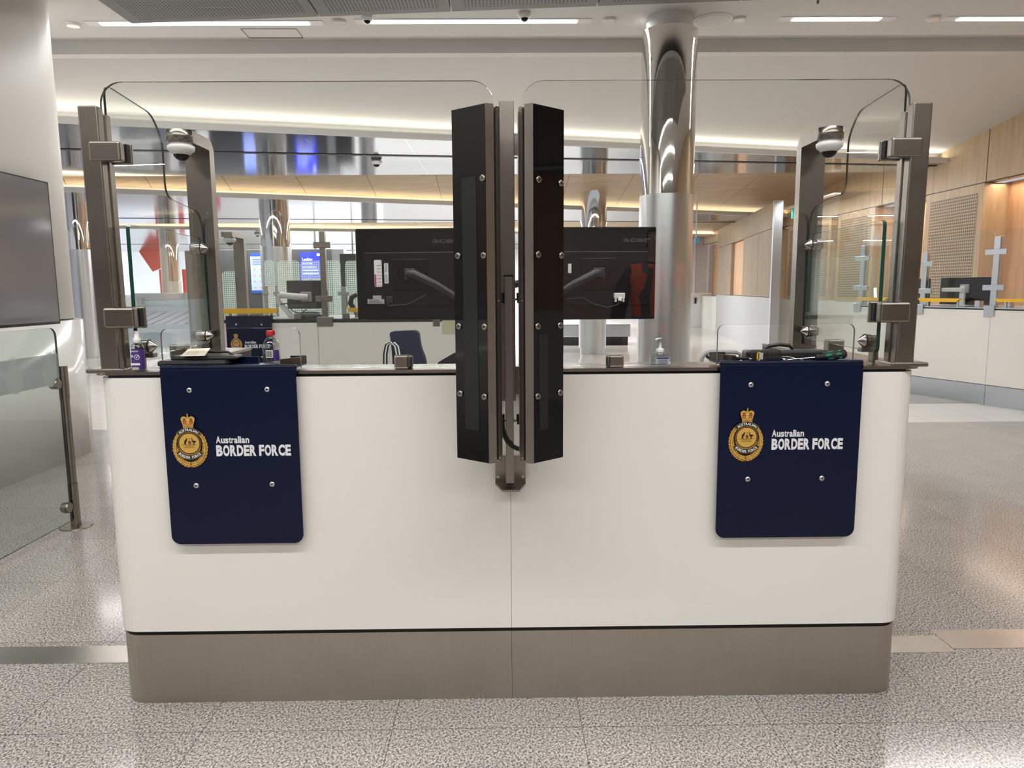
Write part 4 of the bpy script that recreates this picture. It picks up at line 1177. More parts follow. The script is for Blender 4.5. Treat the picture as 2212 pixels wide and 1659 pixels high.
# hand sanitiser pump bottle behind the right front glass
ys = YG + .05
c = P(1425, 797, Y=ys); cc = (c.x, ys, ZT); h = P(1425, 730, Y=ys).z - ZT
t = thing('sanitiser_bottle', 'clear hand sanitiser pump bottle behind the right front glass', 'pump bottle', cc)
hb = h * .42
m = MB(); m.box(cc[0] - .032, cc[0] + .032, ys - .018, ys + .018, ZT, ZT + hb, 0, .008, 3); m.lathe([(.014, hb - .002), (.010, hb + .005), (.010, hb + .01)], cc, n=20); obj('bottle', m, [clearpl], t)
m = MB(); m.box(cc[0] - .018, cc[0] + .026, ys - .0195, ys - .0185, ZT + .004, ZT + hb * .72); lb = obj('label', m, [mat('clear_label', (.62, .66, .70), .4)], t)
m = MB(); m.box(cc[0] - .016, cc[0] + .024, ys - .0202, ys - .0196, ZT + hb * .58, ZT + hb * .68)
for k in range(5): m.box(cc[0] - .008, cc[0] + .020, ys - .0202, ys - .0196, ZT + .006 + k * .0035, ZT + .0068 + k * .0035)
obj('label_print', m, [purple], lb)
m = MB(); m.lathe([(.0125, hb + .004), (.0125, hb + .014), (.008, hb + .016), (.0045, hb + .018), (.0045, h - .006), (.006, h - .006), (.006, h)], cc, n=20); m.tube([(cc[0], ys, ZT + h - .003), (cc[0] - .012, ys - .004, ZT + h - .003), (cc[0] - .016, ys - .006, ZT + h - .007)], .003, 8); obj('pump', m, [lt_pl], t)

# tools on the right tray
yr = YP + .065; Z_ = ZSR


def px(x, y, Y=None): return P(x, y, Y=yr if Y is None else Y)


t = thing('hard_case', 'flat charcoal plastic tool case at the back of the right tray', 'case', (px(1700, 780).x, yr + .03, Z_))
a, b = px(1605, 770, yr + .035), px(1780, 770, yr + .035)
m = MB(); m.box(a.x, b.x, yr + .0, yr + .055, Z_, P(1700, 757, Y=yr).z, 0, .008, 3); obj('shell', m, [dark_pl], t)
m = MB(); zt = P(1700, 745, Y=yr).z; p_ = [px(1655, 757), px(1665, 749), px(1690, 745), px(1712, 748), px(1720, 756)]
m.tube([(v.x, yr + .025, v.z) for v in p_], [.004, .006, .0065, .006, .004], 10); obj('handle', m, [dark_pl], t)
t = thing('screwdriver', 'screwdriver with green and black grip lying across the right tray', 'screwdriver', (px(1800, 779).x, yr - .04, Z_))
yd = yr - .045
a = P(1690, 778, Y=yd); b = P(1762, 772, Y=yd); c = P(1828, 764, Y=yd)
m = MB(); m.tube([a, b], .0022, 10); obj('shaft', m, [chrome], t)
dv = (c - b); pr = [(0, .008), (.06, .010), (.15, .0085), (.22, .008), (.35, .0125), (.55, .0145), (.75, .0135), (.9, .0145), (.97, .012), (1, .006)]
m = MB(); m.tube([b + dv * k for k, _ in pr], [r_ for _, r_ in pr], 16); gp = obj('grip', m, [rubber], t)
for j in range(6):
    a0 = j * PI / 3 + .3
    for (s0, s1) in ((.28, .50), (.56, .82)) if j % 2 == 0 else ((.36, .64), (.70, .84)):
        u = dv.normalized().cross(Vector((0, 0, 1))).normalized(); v = u.cross(dv.normalized())
        n_ = u * math.cos(a0) + v * math.sin(a0)
        m = MB(); m.tube([b + dv * s0 + n_ * .0092, b + dv * ((s0 + s1) / 2) + n_ * .0108, b + dv * s1 + n_ * .0095], [.0040, .0050, .0040], 8); obj('grip_inlay', m, [green_g], gp, 'green soft grip inlay')
t = thing('tool_pouch', 'black fabric tool pouch with yellow trim on the right tray', 'pouch', (px(1650, 779).x, yr - .02, Z_))
a, b = px(1622, 775, yr - .02), px(1682, 775, yr - .02); zt = P(1650, 754, Y=yr - .02).z
m = MB(); m.box(a.x, (a.x + b.x) / 2 + .005, yr - .045, yr + .0, Z_, zt - .003, 0, .008, 3); m.box((a.x + b.x) / 2 - .003, b.x, yr - .048, yr + .002, Z_, zt, 0, .010, 3); obj('body', m, [rubber], t)
m = MB(); q = P(1640, 768, Y=yr - .05); m.box(q.x - .006, q.x - .003, yr - .0505, yr - .045, Z_ + .006, zt - .008); m.box(q.x - .006, q.x + .003, yr - .0505, yr - .045, zt - .010, zt - .007); m.box(q.x - .006, q.x + .003, yr - .0505, yr - .045, Z_ + .005, Z_ + .008); obj('yellow_trim', m, [yel], t)
m = MB(); m.box(q.x + .000, q.x + .012, yr - .051, yr - .046, Z_ + .008, zt - .009, 0, .001); obj('buckle', m, [grey_pl], t)
t = thing('ring_pliers', 'black plier handles with a round finger loop beside the pouch', 'pliers', (px(1600, 779).x, yr - .03, Z_))
c = P(1586, 771, Y=yr - .03); m = MB(); m.tube([(c.x + .007 * math.cos(k * PI / 8), yr - .03, Z_ + .010 + .0075 * math.sin(k * PI / 8)) for k in range(17)], .0022, 8)
m.tube([(c.x + .007, yr - .03, Z_ + .012), (c.x + .03, yr - .03, Z_ + .010), (c.x + .05, yr - .03, Z_ + .012)], [.0035, .004, .003], 8)
m.tube([(c.x + .007, yr - .025, Z_ + .006), (c.x + .03, yr - .025, Z_ + .006), (c.x + .048, yr - .028, Z_ + .006)], [.0035, .004, .003], 8); obj('handles', m, [rubber], t)
m = MB(); m.cyl((c.x + .045, yr - .03, Z_ + .009), (c.x + .062, yr - .03, Z_ + .007), .0035, 10); obj('jaw', m, [chrome], t)
for x, y, l, r_, lab in ((1690, 773, .02, .006, 'short steel socket lying between the pouch and screwdriver'), (1598, 778, .012, .004, 'small steel bit lying at the left of the right tray'), (1648, 779, .022, .003, 'small steel bit lying in front of the black pouch')):
    q = P(x, y, Y=yr - .052); m = MB(); m.lathe([(r_ * .6, 0), (r_, 0), (r_, l), (r_ * .6, l), (r_ * .6, l * .3)], (0, 0, 0), axis='x', n=16, cap=False, mat=Matrix.Translation((q.x, yr - .052, Z_ + r_)) @ Matrix.Rotation(.6, 4, 'Z'))
    single('socket_bit', m, [chrome], lab, 'tool', 'loose sockets on the right tray')
m = MB(); m.tube([P(1680, 772, Y=yr - .01), P(1700, 770, Y=yr - .02), P(1735, 778, Y=yr - .03)], .0012, 6); single('hex_key', m, [chrome], 'thin steel hex key lying across the tray beside the socket', 'tool')

# ---------------------------------------------------------------- chairs seen through the glass


def navy_chair():
    Y = 3.7
    t = thing('office_chair', 'navy blue chair back with a striped lanyard, seen through the left front glass', 'chair', (P(880, 800, Y=Y).x, Y, 0))
    pts = [P(x, y, Y=Y) for x, y in ((842, 716), (905, 713), (908, 745), (921, 780), (921, 850), (848, 850), (850, 780), (846, 735))]
    m = MB(); m.prism(roundpoly([(p.x, p.z) for p in pts], [.03, .03, .03, .03, .02, .02, .03, .03], 4), 'y', Y - .03, Y + .04); obj('backrest', m, [navy_cloth], t)
    cx = P(884, 800, Y=Y).x
    m = MB(); m.box(cx - .22, cx + .22, Y - .5, Y + .02, .44, .52, 0, .03, 3); obj('seat', m, [navy_cloth], t)
    m = MB(); m.cyl((cx, Y - .24, .1), (cx, Y - .24, .45), .03); obj('gas_lift', m, [dark_pl], t)
    for k in range(5):
        a = 2 * PI * k / 5; m = MB(); m.tube([(cx, Y - .24, .11), (cx + .28 * math.cos(a), Y - .24 + .28 * math.sin(a), .07)], [.025, .015], 8)
        m.lathe([(.02, -.02), (.028, -.012), (.028, .012), (.02, .02)], (cx + .28 * math.cos(a), Y - .24 + .28 * math.sin(a), .028), axis='x', n=14); obj('castor_leg', m, [dark_pl], t)
    t3 = [P(x, y, Y=Y - .05) for x, y in ((836, 860), (834, 800), (834, 765), (838, 745), (847, 740), (855, 748), (859, 770), (866, 800))]
    m = MB()
    for off, mi in ((-.012, 0), (-.004, 1), (.004, 0), (.012, 1)): m.tube([p + Vector((off, 0, 0)) for p in t3], .0045, 6, mi)
    single('lanyard_strap', m, [rubber, emb_w], 'black and white striped strap looped over the navy chair back', 'strap')


navy_chair()
Y = 3.3
t = thing('dark_chair', 'dark grey angular chair shoulder seen left of the black column', 'chair', (P(980, 800, Y=Y).x, Y, 0))
pts = [P(x, y, Y=Y) for x, y in ((946, 810), (946, 783), (958, 775), (990, 757), (1040, 757), (1040, 860), (950, 860))]
m = MB(); m.prism([(p.x, p.z) for p in pts], 'y', Y - .02, Y + .05); obj('backrest', m, [dark_pl], t)
m = MB(); c = P(1060, 800, Y=Y); m.box(c.x - .17, c.x + .2, Y - .4, Y, .42, .49, 0, .02); obj('seat', m, [dark_pl], t)
m = MB(); m.cyl((c.x, Y - .2, 0.03), (c.x, Y - .2, .43), .03); m.lathe([(.2, 0), (.2, .02), (.05, .05)], (c.x, Y - .2, 0)); obj('pedestal', m, [dark_pl], t)
# metal chair arm right
Y = 3.4
t = thing('steel_frame_chair', 'bare steel tube chair frame seen through the right front glass', 'chair', (P(1560, 800, Y=Y).x, Y, 0))
m = MB(); m.tube([P(1513, 830, Y=Y), P(1513, 795, Y=Y), P(1515, 775, Y=Y), P(1522, 764, Y=Y), P(1535, 760, Y=Y), P(1590, 761, Y=Y + .02), P(1600, 766, Y=Y + .03), P(1602, 830, Y=Y + .03)], .011, 10)
for x in (1513, 1602): q = P(x, 830, Y=Y + (.03 if x > 1550 else 0)); m.cyl(q, (q.x, q.y, 0), .011, 10)
obj('frame', m, [grey_pl], t)
m = MB(); q = P(1558, 830, Y=Y + .2); m.box(q.x - .1, q.x + .1, Y, Y + .38, .44, .47, 0, .01); obj('seat', m, [dark_pl], t)
m = MB(); m.tube([P(1527, 770, Y=Y), P(1555, 790, Y=Y + .05)], .008, 8); obj('brace', m, [dark_pl], t)
m = MB()
for dx in (0, .2): q = P(1513, 830, Y=Y + .38); m.cyl((q.x + dx, Y + .36, 0), (q.x + dx, Y + .36, .45), .011, 10)
obj('rear_leg', m, [grey_pl], t)

# ---------------------------------------------------------------- second booth behind on the left
Yb = 6.05
t = thing('far_inspection_counter', 'white inspection counter of the booth behind, seen through the left glass', 'counter', (-1.2, Yb + .3, 0))
xl = P(474, 740, Y=Yb).x; xr = xl + 2.45
m = MB(); m.prism(uplan(xl, xr, Yb, Yb + 1.0, .16, .16, .06), 'z', .245, P(700, 697, Y=Yb).z, 0); obj('body_panel', m, [white_lam], t)
m = MB(); m.prism(uplan(xl, xr, Yb, Yb + 1.0, .15, .15, .05, inset=.01), 'z', .0, .24, 0); obj('plinth', m, [st_pl], t)
zcb = P(700, 697, Y=Yb).z
m = MB(); m.prism(uplan(xl, xr, Yb, Yb + 1.0, .17, .17, .04, inset=-.002), 'z', zcb + .004, zcb + .03, 0); obj('countertop', m, [mat('dark_top', (.03, .03, .032), .3)], t)
for xx in (P(688, 740, Y=Yb).x,):
    m = MB(); m.box(xx - .001, xx + .001, Yb - .0012, Yb + .01, .25, zcb); obj('panel_joint', m, [grout], t)
ZF = zcb + .03
m = MB(); m.box(xl + .16, xr - .16, Yb + .165, Yb + .98, ZF - .025, ZF - .001); obj('worktop', m, [grey_pl], t)
q = P(968, 707, Y=Yb - .004)
m = MB(); m.box(P(955, 700, Y=Yb).x, P(990, 700, Y=Yb).x, Yb - .004, Yb - .002, P(960, 722, Y=Yb).z, P(960, 692, Y=Yb).z)
single('paper_note', m, [mat('note_green', (.55, .56, .38), .8)], 'pale green paper note stuck on the far white counter', 'note')
# sign plate on far booth
YPf = Yb - .05
t = thing('blue_sign_plate', 'small distant navy sign plate on the booth behind, under the yellow-edged shelf', 'sign', (P(537, 740, Y=YPf).x, YPf, .7), None)
tl, br = P(487, 686, Y=YPf), P(592, 800, Y=YPf)
k_ = (br.x - tl.x) / (brL.x - tlL.x)
s4 = [(P(x, y, Y=YPf).x, P(x, y, Y=YPf).z) for x, y in ((510, 701), (565, 701), (515, 771), (566, 771))]
e = P(511, 741, Y=YPf); sc = (P(511, 734, Y=YPf).z - e.z) / 240
A = P(529, 742, Y=YPf); B = P(553, 736, Y=YPf); A2 = P(529, 752, Y=YPf); B2 = P(583, 744, Y=YPf)
sign_plate(t, (tl.x, br.x), YPf, tl.z - .50, tl.z, s4, (e.x, e.z, sc), (('Australian', A.x, A.z, B.x - A.x, B.z - A.z, .02), ('BORDER FORCE', A2.x, A2.z, B2.x - A2.x, B2.z - A2.z, .03)), tray=True)
# yellow edged shelves
def yshelf(p0, p1, py0, py1, Y, lab, grp, dirv=None):
    a, b = P(p0, (py0 + py1) / 2, Y=Y), P(p1, (py0 + py1) / 2, Y=Y); zt, zb = P(p0, py0, Y=Y).z, P(p0, py1, Y=Y).z
    t = thing('acrylic_shelf', lab, 'shelf', ((a.x + b.x) / 2, Y, zb), grp)
    m = MB(); m.prism([(a.x, zt), (b.x, zt), (b.x - .02, zb), (a.x, zb)], 'y', Y, Y + .02); obj('yellow_edge', m, [yel], t)
    m = MB(); m.box(a.x, b.x, Y + .02, Y + .052, zt - .012, zt - .004); obj('sheet', m, [glass_g], t)
    m = MB()
    for x in (a.x + .05, b.x - .08): m.box(x, x + .02, Y + .034, Y + .048, ZF, zt - .012)
    obj('support', m, [st], t)
yshelf(478, 601, 667, 678, Yb - .02, 'yellow-edged document shelf above the small distant sign plate', 'yellow edged shelves')
yshelf(752, 800, 665, 674, Yb + .3, 'yellow-edged document shelf just left of the left monitor', 'yellow edged shelves')
# gallows camera on far booth
Yg = Yb + .35
xa, xb_ = P(507, 590, Y=Yg).x, P(530, 590, Y=Yg).x
zt = P(515, 502, Y=Yg - .2).z
t = thing('camera_bracket', 'distant bent steel bar with dome camera on the booth behind', 'camera post', ((xa + xb_) / 2, Yg, ZF))
m = MB(); m.prism([(Yg, ZF), (Yg + .05, ZF), (Yg + .05, zt - .03), (Yg + .02, zt), (Yg - .26, zt), (Yg - .26, zt - .04), (Yg, zt - .04)], 'x', xa, xb_); obj('bent_post', m, [st], t)
dome(Vector(((xa + xb_) / 2, Yg - .2, zt - .04)), 1.0, 'distant dome camera on the bent bar of the booth behind')
# glass posts
def flatpost(name, p0, p1, pt, pb, Y, lab, mtl, clamps=(), cw=.08, grp=None):
    a, b = P(p0, (pt + pb) / 2, Y=Y), P(p1, (pt + pb) / 2, Y=Y); zt = P((p0 + p1) / 2, pt, Y=Y).z
    t = thing(name, lab, 'post', ((a.x + b.x) / 2, Y, ZF), grp)
    m = MB(); m.box(a.x, b.x, Y, Y + .05, ZF, zt, 0, .003); obj('tube', m, [mtl], t)
    for (c0, c1) in clamps:
        z0, z1 = P(p0, c1, Y=Y).z, P(p0, c0, Y=Y).z; xc = (a.x + b.x) / 2
        m = MB(); m.box(xc - cw, xc + cw, Y - .012, Y + .005, z0, z1, 0, .004); obj('clamp', m, [mtl], t)
    return t, a, b
fp, a, b = flatpost('divider_post', 692, 704, 500, 690, Yb + .02, 'steel glass post with two cross clamps on the booth behind', st, ((523, 536), (639, 652)), .07)
m = MB(); m.box(a.x - .04, b.x + .05, Yb - .014, Yb + .03, P(700, 705, Y=Yb).z, ZF + .02, 0, .006); obj('foot_bracket', m, [st], fp)
flatpost('divider_post', 738, 748, 619, 690, Yb + .35, 'short round-clamped steel post near the left monitor edge', st_sat, ((630, 638),), .05)
flatpost('divider_post', 570, 579, 618, 670, Yb + .5, 'short steel post in front of the middle column, left one', st_sat, ((630, 638),), .03)
flatpost('divider_post', 595, 601, 618, 670, Yb + .8, 'short steel post in front of the middle column, right one', st_sat, ((630, 638),), .03)
for p0, p1, pt, Y, lab in ((466, 693, 484, Yb + .045, 'clear glass pane of the booth behind, left of its clamp post'), (704, 1000, 486, Yb + .045, 'clear glass pane of the booth behind, right of its clamp post')):
    a, b = P(p0, 600, Y=Y), P(p1, 600, Y=Y); zt = P((p0 + p1) / 2, pt, Y=Y).z
    k = MB(); k.prism(rrect(a.x, b.x, ZF, zt, .05, (0, 0, 1, 1)), 'y', Y - .005, Y + .005, 0, 1); single('booth_glass', k, [glass, edge_l], lab, 'glass screen', 'glass of the booth behind')
# monitor with arm
Ym = Yb + .45
a, b = P(620, 640, Y=Ym), P(699, 640, Y=Ym)
t = thing('far_monitor', 'small dark monitor on a grey arm in the booth behind', 'monitor', ((a.x + b.x) / 2, Ym, ZF))
m = MB(); m.box(a.x, b.x, Ym, Ym + .03, P(650, 667, Y=Ym).z, P(650, 606, Y=Ym).z, 0, .004); obj('housing', m, [mat('far_monitor_grey', (.045, .045, .047), .4)], t)
c = P(662, 641, Y=Ym); m = MB(); m.box(c.x - .05, c.x + .05, Ym - .02, Ym, c.z - .045, c.z + .045, 0, .004); obj('mount_plate', m, [grey_pl], t)
m = MB(); pth = [P(665, 642, Y=Ym - .04), P(640, 641, Y=Ym - .06), P(604, 637, Y=Ym - .08)]; m.tube(pth, [.026, .03, .026], 12)
pth = [P(604, 637, Y=Ym - .08), P(600, 650, Y=Ym - .08), P(634, 688, Y=Ym - .05)]; m.tube(pth, [.024, .022, .026], 12); m.lathe([(.035, ZF), (.035, ZF + .02)], (pth[2].x, pth[2].y, 0)); obj('arm', m, [lt_pl], t)
m = MB(); m.tube([P(606, 657, Y=Ym - .1), P(620, 655, Y=Ym - .1), P(632, 672, Y=Ym - .1), P(650, 678, Y=Ym - .02), P(662, 668, Y=Ym - .02)], .005, 8); obj('cable', m, [rubber], t)
t = thing('wall_phone_arm', 'black curved monitor arm beside the left monitor in the booth behind', 'arm', (P(760, 680, Y=Ym).x, Ym, ZF))
m = MB(); m.tube([P(772, 636, Y=Ym), P(760, 642, Y=Ym), P(757, 655, Y=Ym), P(768, 672, Y=Ym), P(776, 690, Y=Ym)], [.02, .025, .025, .02, .02], 10); obj('arm', m, [dark_pl], t)
m = MB(); c = P(670, 688, Y=Yb + .3); m.lathe([(.11, 0), (.115, .02), (.08, .05), (.02, .055)], (c.x, Yb + .3, ZF)); single('desk_puck', m, [dark_pl], 'dark rounded device lying on the far counter under the small monitor', 'device')
for px_, lab in ((644, 'small steel foot clamp left of the dark device'), (748, 'small steel foot clamp at the base of the short post'), (943, 'small steel foot clamp on the far counter near the black column')):
    c = P(px_, 685, Y=Yb + .02); m = MB(); m.box(c.x - .03, c.x + .03, Yb - .004 if px_ > 900 else Yb + .0, Yb + .03, ZF if px_ < 900 else ZF - .07, ZF + (.05 if px_ < 900 else .0), 0, .005)
    single('far_foot_clamp', m, [st], lab, 'clamp', 'foot clamps of the booth behind')

# ---------------------------------------------------------------- totems, screens, dotted panels, carousel, graphics
def totem(name, p0, p1, pt, Y, lab, scr=None, kind=None, side=None):
    a, b = P(p0, 650, Y=Y), P(p1, 650, Y=Y); zt = P((p0 + p1) / 2, pt, Y=Y).z
    t = thing(name, lab, 'display kiosk' if scr else 'kiosk', ((a.x + b.x) / 2, Y, 0))
    m = MB(); m.box(a.x, b.x, Y, Y + .35, 0, zt, 0, .01); obj('cabinet', m, [mat(name + '_grey', (.06, .06, .065), .35)], t)
    if side:
        m = MB(); m.box(b.x, b.x + side, Y + .02, Y + .33, 0, zt - .01); obj('side_cover', m, [st_sat], t)
    if scr:
        q0, q1 = P(scr[0], scr[2], Y=Y), P(scr[1], scr[3], Y=Y)
        m = MB(); m.box(q0.x, q1.x, Y - .01, Y, q1.z, q0.z); so = obj('screen', m, [screen_l if kind == 'list' else screen_b], t)
        w_ = q1.x - q0.x; h_ = q0.z - q1.z; yy = Y - .012
        if kind == 'list':
            m = MB(); m.box(q0.x, q1.x, yy, yy + .002, q0.z - h_ * .08, q0.z); m.box(q0.x, q1.x, yy, yy + .002, q1.z, q1.z + h_ * .07)
            for k in range(4): m.box(q0.x + w_ * (.12 + .05 * (k % 2)), q0.x + w_ * .85, yy, yy + .002, q0.z - h_ * (.16 + .045 * k), q0.z - h_ * (.145 + .045 * k))
            obj('banner', m, [screen_n], so)
            m = MB()
            for r_ in range(4):
                for c_ in range(2): m.prism([(q0.x + w_ * (.28 + .42 * c_) + .10 * w_ * math.cos(k * PI / 5) * (1 + .3 * ((k + r_) % 2)), q0.z - h_ * (.40 + .155 * r_) + .03 * h_ * math.sin(k * PI / 5)) for k in range(10)], 'y', yy, yy + .002)
            obj('pictures', m, [screen_r], so)
            m = MB(); 
        else:
            m = MB()
            put_text(m, 'Looking', q0.x + w_ * .10, q0.z - h_ * .27, yy, w_ * .48, h_ * .09, 0, .02)
            put_text(m, 'for locally', q0.x + w_ * .10, q0.z - h_ * .38, yy, w_ * .48, h_ * .05, 0, .02)
            put_text(m, 'something', q0.x + w_ * .10, q0.z - h_ * .50, yy, w_ * .66, h_ * .07, 0, .02)
            for k in range(2): m.box(q0.x + w_ * .1, q0.x + w_ * .85, yy, yy + .002, q0.z - h_ * (.60 + .1 * k), q0.z - h_ * (.56 + .1 * k))
            m.box(q0.x + w_ * .80, q0.x + w_ * .95, yy, yy + .002, q0.z - h_ * .12, q0.z - h_ * .04)
            obj('screen_text', m, [screen_t], so)
            m = MB(); m.box(q0.x + w_ * .1, q0.x + w_ * .42, yy, yy + .002, q1.z, q1.z + h_ * .16); m.box(q0.x + w_ * .5, q0.x + w_ * .95, yy, yy + .002, q1.z, q1.z + h_ * .16); obj('pictures', m, [grey_pl], so)
    return t
totem('display_totem', 472, 574, 539, 17.2, 'dark totem with pale blue screen of small pictures, left of middle column', (540, 574, 547, 633), 'list')
totem('display_totem', 631, 720, 538, 17.2, 'dark totem with bright blue advertising screen, right of middle column', (648, 696, 545, 612), 'ad', .28)
totem('service_kiosk', 737, 772, 548, 16.6, 'plain dark kiosk just left of the left monitor')
# dotted glass panels
Yd = 11.5
for p0, p1, pt, lab in ((574, 596, 562, 'narrow pale green dotted glass panel in front of the middle column'), (602, 650, 563, 'pale green dotted glass panel behind the small far monitor'), (652, 738, 563, 'wide pale green dotted glass panel behind the clamp post'), (748, 800, 563, 'pale green dotted glass panel beside the left monitor edge'), (482, 520, 586, 'pale dotted glass panel under the distant camera bracket')):
    a, b = P(p0, 640, Y=Yd), P(p1, 640, Y=Yd); zt = P(p0, pt, Y=Yd).z
    k = MB(); k.prism(rrect(a.x, b.x, 0.05, zt, .06, (0, 0, 1, 1)), 'y', Yd - .006, Yd + .006)
    t = thing('dotted_glass_panel', lab, 'glass screen', ((a.x + b.x) / 2, Yd, 0), 'dotted glass panels'); obj('pane', k, [frost_dot], t)
    m = MB(); m.box(a.x, b.x, Yd - .03, Yd + .03, 0, .06); obj('shoe', m, [st_sat], t)
# white object behind counter
# wall graphic
Yw = YE - .12
gfx = [((312.8, 484.3), (344.8, 487.4), (347.2, 506.5), (314.4, 500.7)), ((293, 533.5), (347.2, 508), (354.4, 576.6), (329.8, 586.8)), ((343, 581.7), (355.4, 581.7), (357, 634), (347, 634)), ((392.9, 581.7), (404.2, 581.7), (407.7, 634), (396.4, 634))]
t = thing('wall_graphic', 'red angular shapes on a white poster wall seen through the left side glass', 'wall graphic', (P(350, 560, Y=Yw).x, Yw, 1.5))
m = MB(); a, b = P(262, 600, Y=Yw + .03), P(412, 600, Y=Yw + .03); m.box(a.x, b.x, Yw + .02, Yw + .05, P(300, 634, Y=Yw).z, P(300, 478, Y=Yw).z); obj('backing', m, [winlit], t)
for g in gfx:
    m = MB(); m.prism([(P(x, y, Y=Yw).x, P(x, y, Y=Yw).z) for x, y in g], 'y', Yw, Yw + .015); obj('red_shape', m, [redm], t)
Yw2 = 20.
m = MB(); a, b = P(470, 600, Y=Yw2), P(483, 600, Y=Yw2); m.box(a.x, b.x, Yw2, Yw2 + .1, P(476, 632, Y=Yw2).z, P(476, 548, Y=Yw2).z, 0); m.box(a.x, b.x, Yw2, Yw2 + .1, 0, P(476, 632, Y=Yw2).z, 1)
single('pink_banner', m, [pinkm, grey_pl], 'narrow pink upright banner left of the first blue screen', 'banner')
Yk = 16.6
m = MB(); a, b = P(402, 600, Y=Yk), P(432, 600, Y=Yk); m.box(a.x, b.x, Yk, Yk + .3, 0, P(415, 541, Y=Yk).z, 0, .01)
single('service_kiosk', m, [mat('kiosk_dark', (.09, .088, .09), .35)], 'plain dark kiosk beside the left camera bracket', 'kiosk')
# carousel
t = thing('baggage_carousel', 'steel baggage carousel with diagonal slats seen at lower left through the glass', 'baggage carousel', (P(330, 700, Z=0).x, 18, 0))
Yc = 17.2
x0, x1 = P(205, 700, Y=Yc).x, P(428, 700, Y=Yc).x
z1_ = P(300, 702, Y=Yc).z
m = MB(); m.box(x0, x1, Yc, Yc + .1, .08, z1_, 0, .01); m.box(x0 + .05, x1 - .05, Yc + .04, Yc + .1, 0, .08, 0); obj('front_skirt', m, [st_blue], t)
z2_ = P(300, 672, Y=Yc + 1.2).z
m = MB()
n_ = 9
for k in range(n_):
    f0, f1 = k / n_ + .008, (k + 1) / n_ - .008
    sk = .055 * (x1 - x0)
    m.quad([(x0 + (x1 - x0) * f0 - sk, Yc + .1, z1_ - .02), (x0 + (x1 - x0) * f1 - sk, Yc + .1, z1_ - .02), (x0 + (x1 - x0) * f1 + sk, Yc + 1.2, z2_), (x0 + (x1 - x0) * f0 + sk, Yc + 1.2, z2_)])
obj('slats', m, [mat('carousel_rubber', (.24, .23, .26), .6, spec=.2)], t)
m = MB(); m.add([(x0, Yc + .1, z1_ - .035), (x1, Yc + .1, z1_ - .035), (x1 + .1, Yc + 1.2, z2_ - .015), (x0 - .1, Yc + 1.2, z2_ - .015)], [[0, 1, 2, 3]]); obj('slat_bed', m, [black], t)
m = MB(); m.box(x0 - .3, x1 + .2, Yc + 1.2, Yc + 1.3, 0, z2_ + .1, 0); obj('core', m, [st_blue], t)
m = MB(); a, b = P(285, 650, Y=Yc + 1.6), P(412, 650, Y=Yc + 1.6); m.box(a.x, b.x, Yc + 1.6, Yc + 1.7, 0, P(350, 633, Y=Yc + 1.6).z, 0, .01); obj('centre_hood', m, [st_blue], t)
m = MB(); a = P(294, 655, Y=Yc + 1.4); m.lathe([(.06, 0), (.06, P(294, 644, Y=Yc + 1.4).z)], (a.x, Yc + 1.4, 0)); single('carousel_bollard', m, [st_sat], 'short steel bollard at the back left of the carousel', 'bollard')
t = thing('carousel_island', 'low steel carousel edge with dark base seen under the right monitor', 'baggage carousel', (P(1340, 700, Z=0).x, 17.5, 0))
Yq = 16.8; a, b = P(1212, 715, Y=Yq), P(1362, 715, Y=Yq)
m = MB(); m.box(a.x, b.x, Yq, Yq + .8, P(1330, 728, Y=Yq).z, P(1330, 700, Y=Yq).z, 0, .02); obj('skirt', m, [st_blue], t)
m = MB(); m.box(a.x + .05, b.x - .05, Yq + .05, Yq + .75, 0, P(1330, 728, Y=Yq).z, 0); obj('plinth', m, [black], t)

# ---------------------------------------------------------------- right booths
A_ = P(1975, 852, Z=0); B_ = P(2212, 888, Z=0)
dr = (B_ - A_); an = math.atan2(dr.y, dr.x); L0 = dr.length
Mr = Matrix.Translation((A_.x, A_.y, 0)) @ Matrix.Rotation(an, 4, 'Z')   # +x runs towards the viewer, +y away into the booth? checked below
XB = L0 + .8
def onr(px_, py_):
    """local x of the counter face line at a pixel column"""
    d = r2 * ((px_ - 1106) / F) + u2 * (-(py_ - 829.5) / F) + fw; o_ = Vector((CX, 0, CH))
    nrm = Vector((-math.sin(an), math.cos(an), 0)); k_ = (Vector((A_.x, A_.y, 0)) - o_).dot(nrm) / d.dot(nrm); return Mr.inverted() @ (o_ + d * k_)
XA = onr(1843, 700).x
t = thing('side_inspection_counter', 'long white counter with steel plinth along the right timber wall', 'counter', (A_.x, A_.y, 0))
j1 = onr(2135, 740).x
for (u0, u1) in ((XA, j1 - .002), (j1 + .002, XB)):
    m = MB(); m.box(u0, u1, 0, .6, .23, 1.055, 0, mat=Mr); obj('body_panel', m, [white_lam], t)
    m = MB(); m.box(u0, u1, .008, .59, 0, .222, 0, mat=Mr); obj('plinth', m, [st_blue], t)
m = MB(); m.box(XA + .02, XB - .02, .015, .58, .1, 1.07, 0, mat=Mr); obj('shadow_gap', m, [black], t)
m = MB(); m.box(XA, XB, 0, .6, 1.07, 1.085, 0, mat=Mr); obj('countertop', m, [st_blue], t)
ZR = 1.085


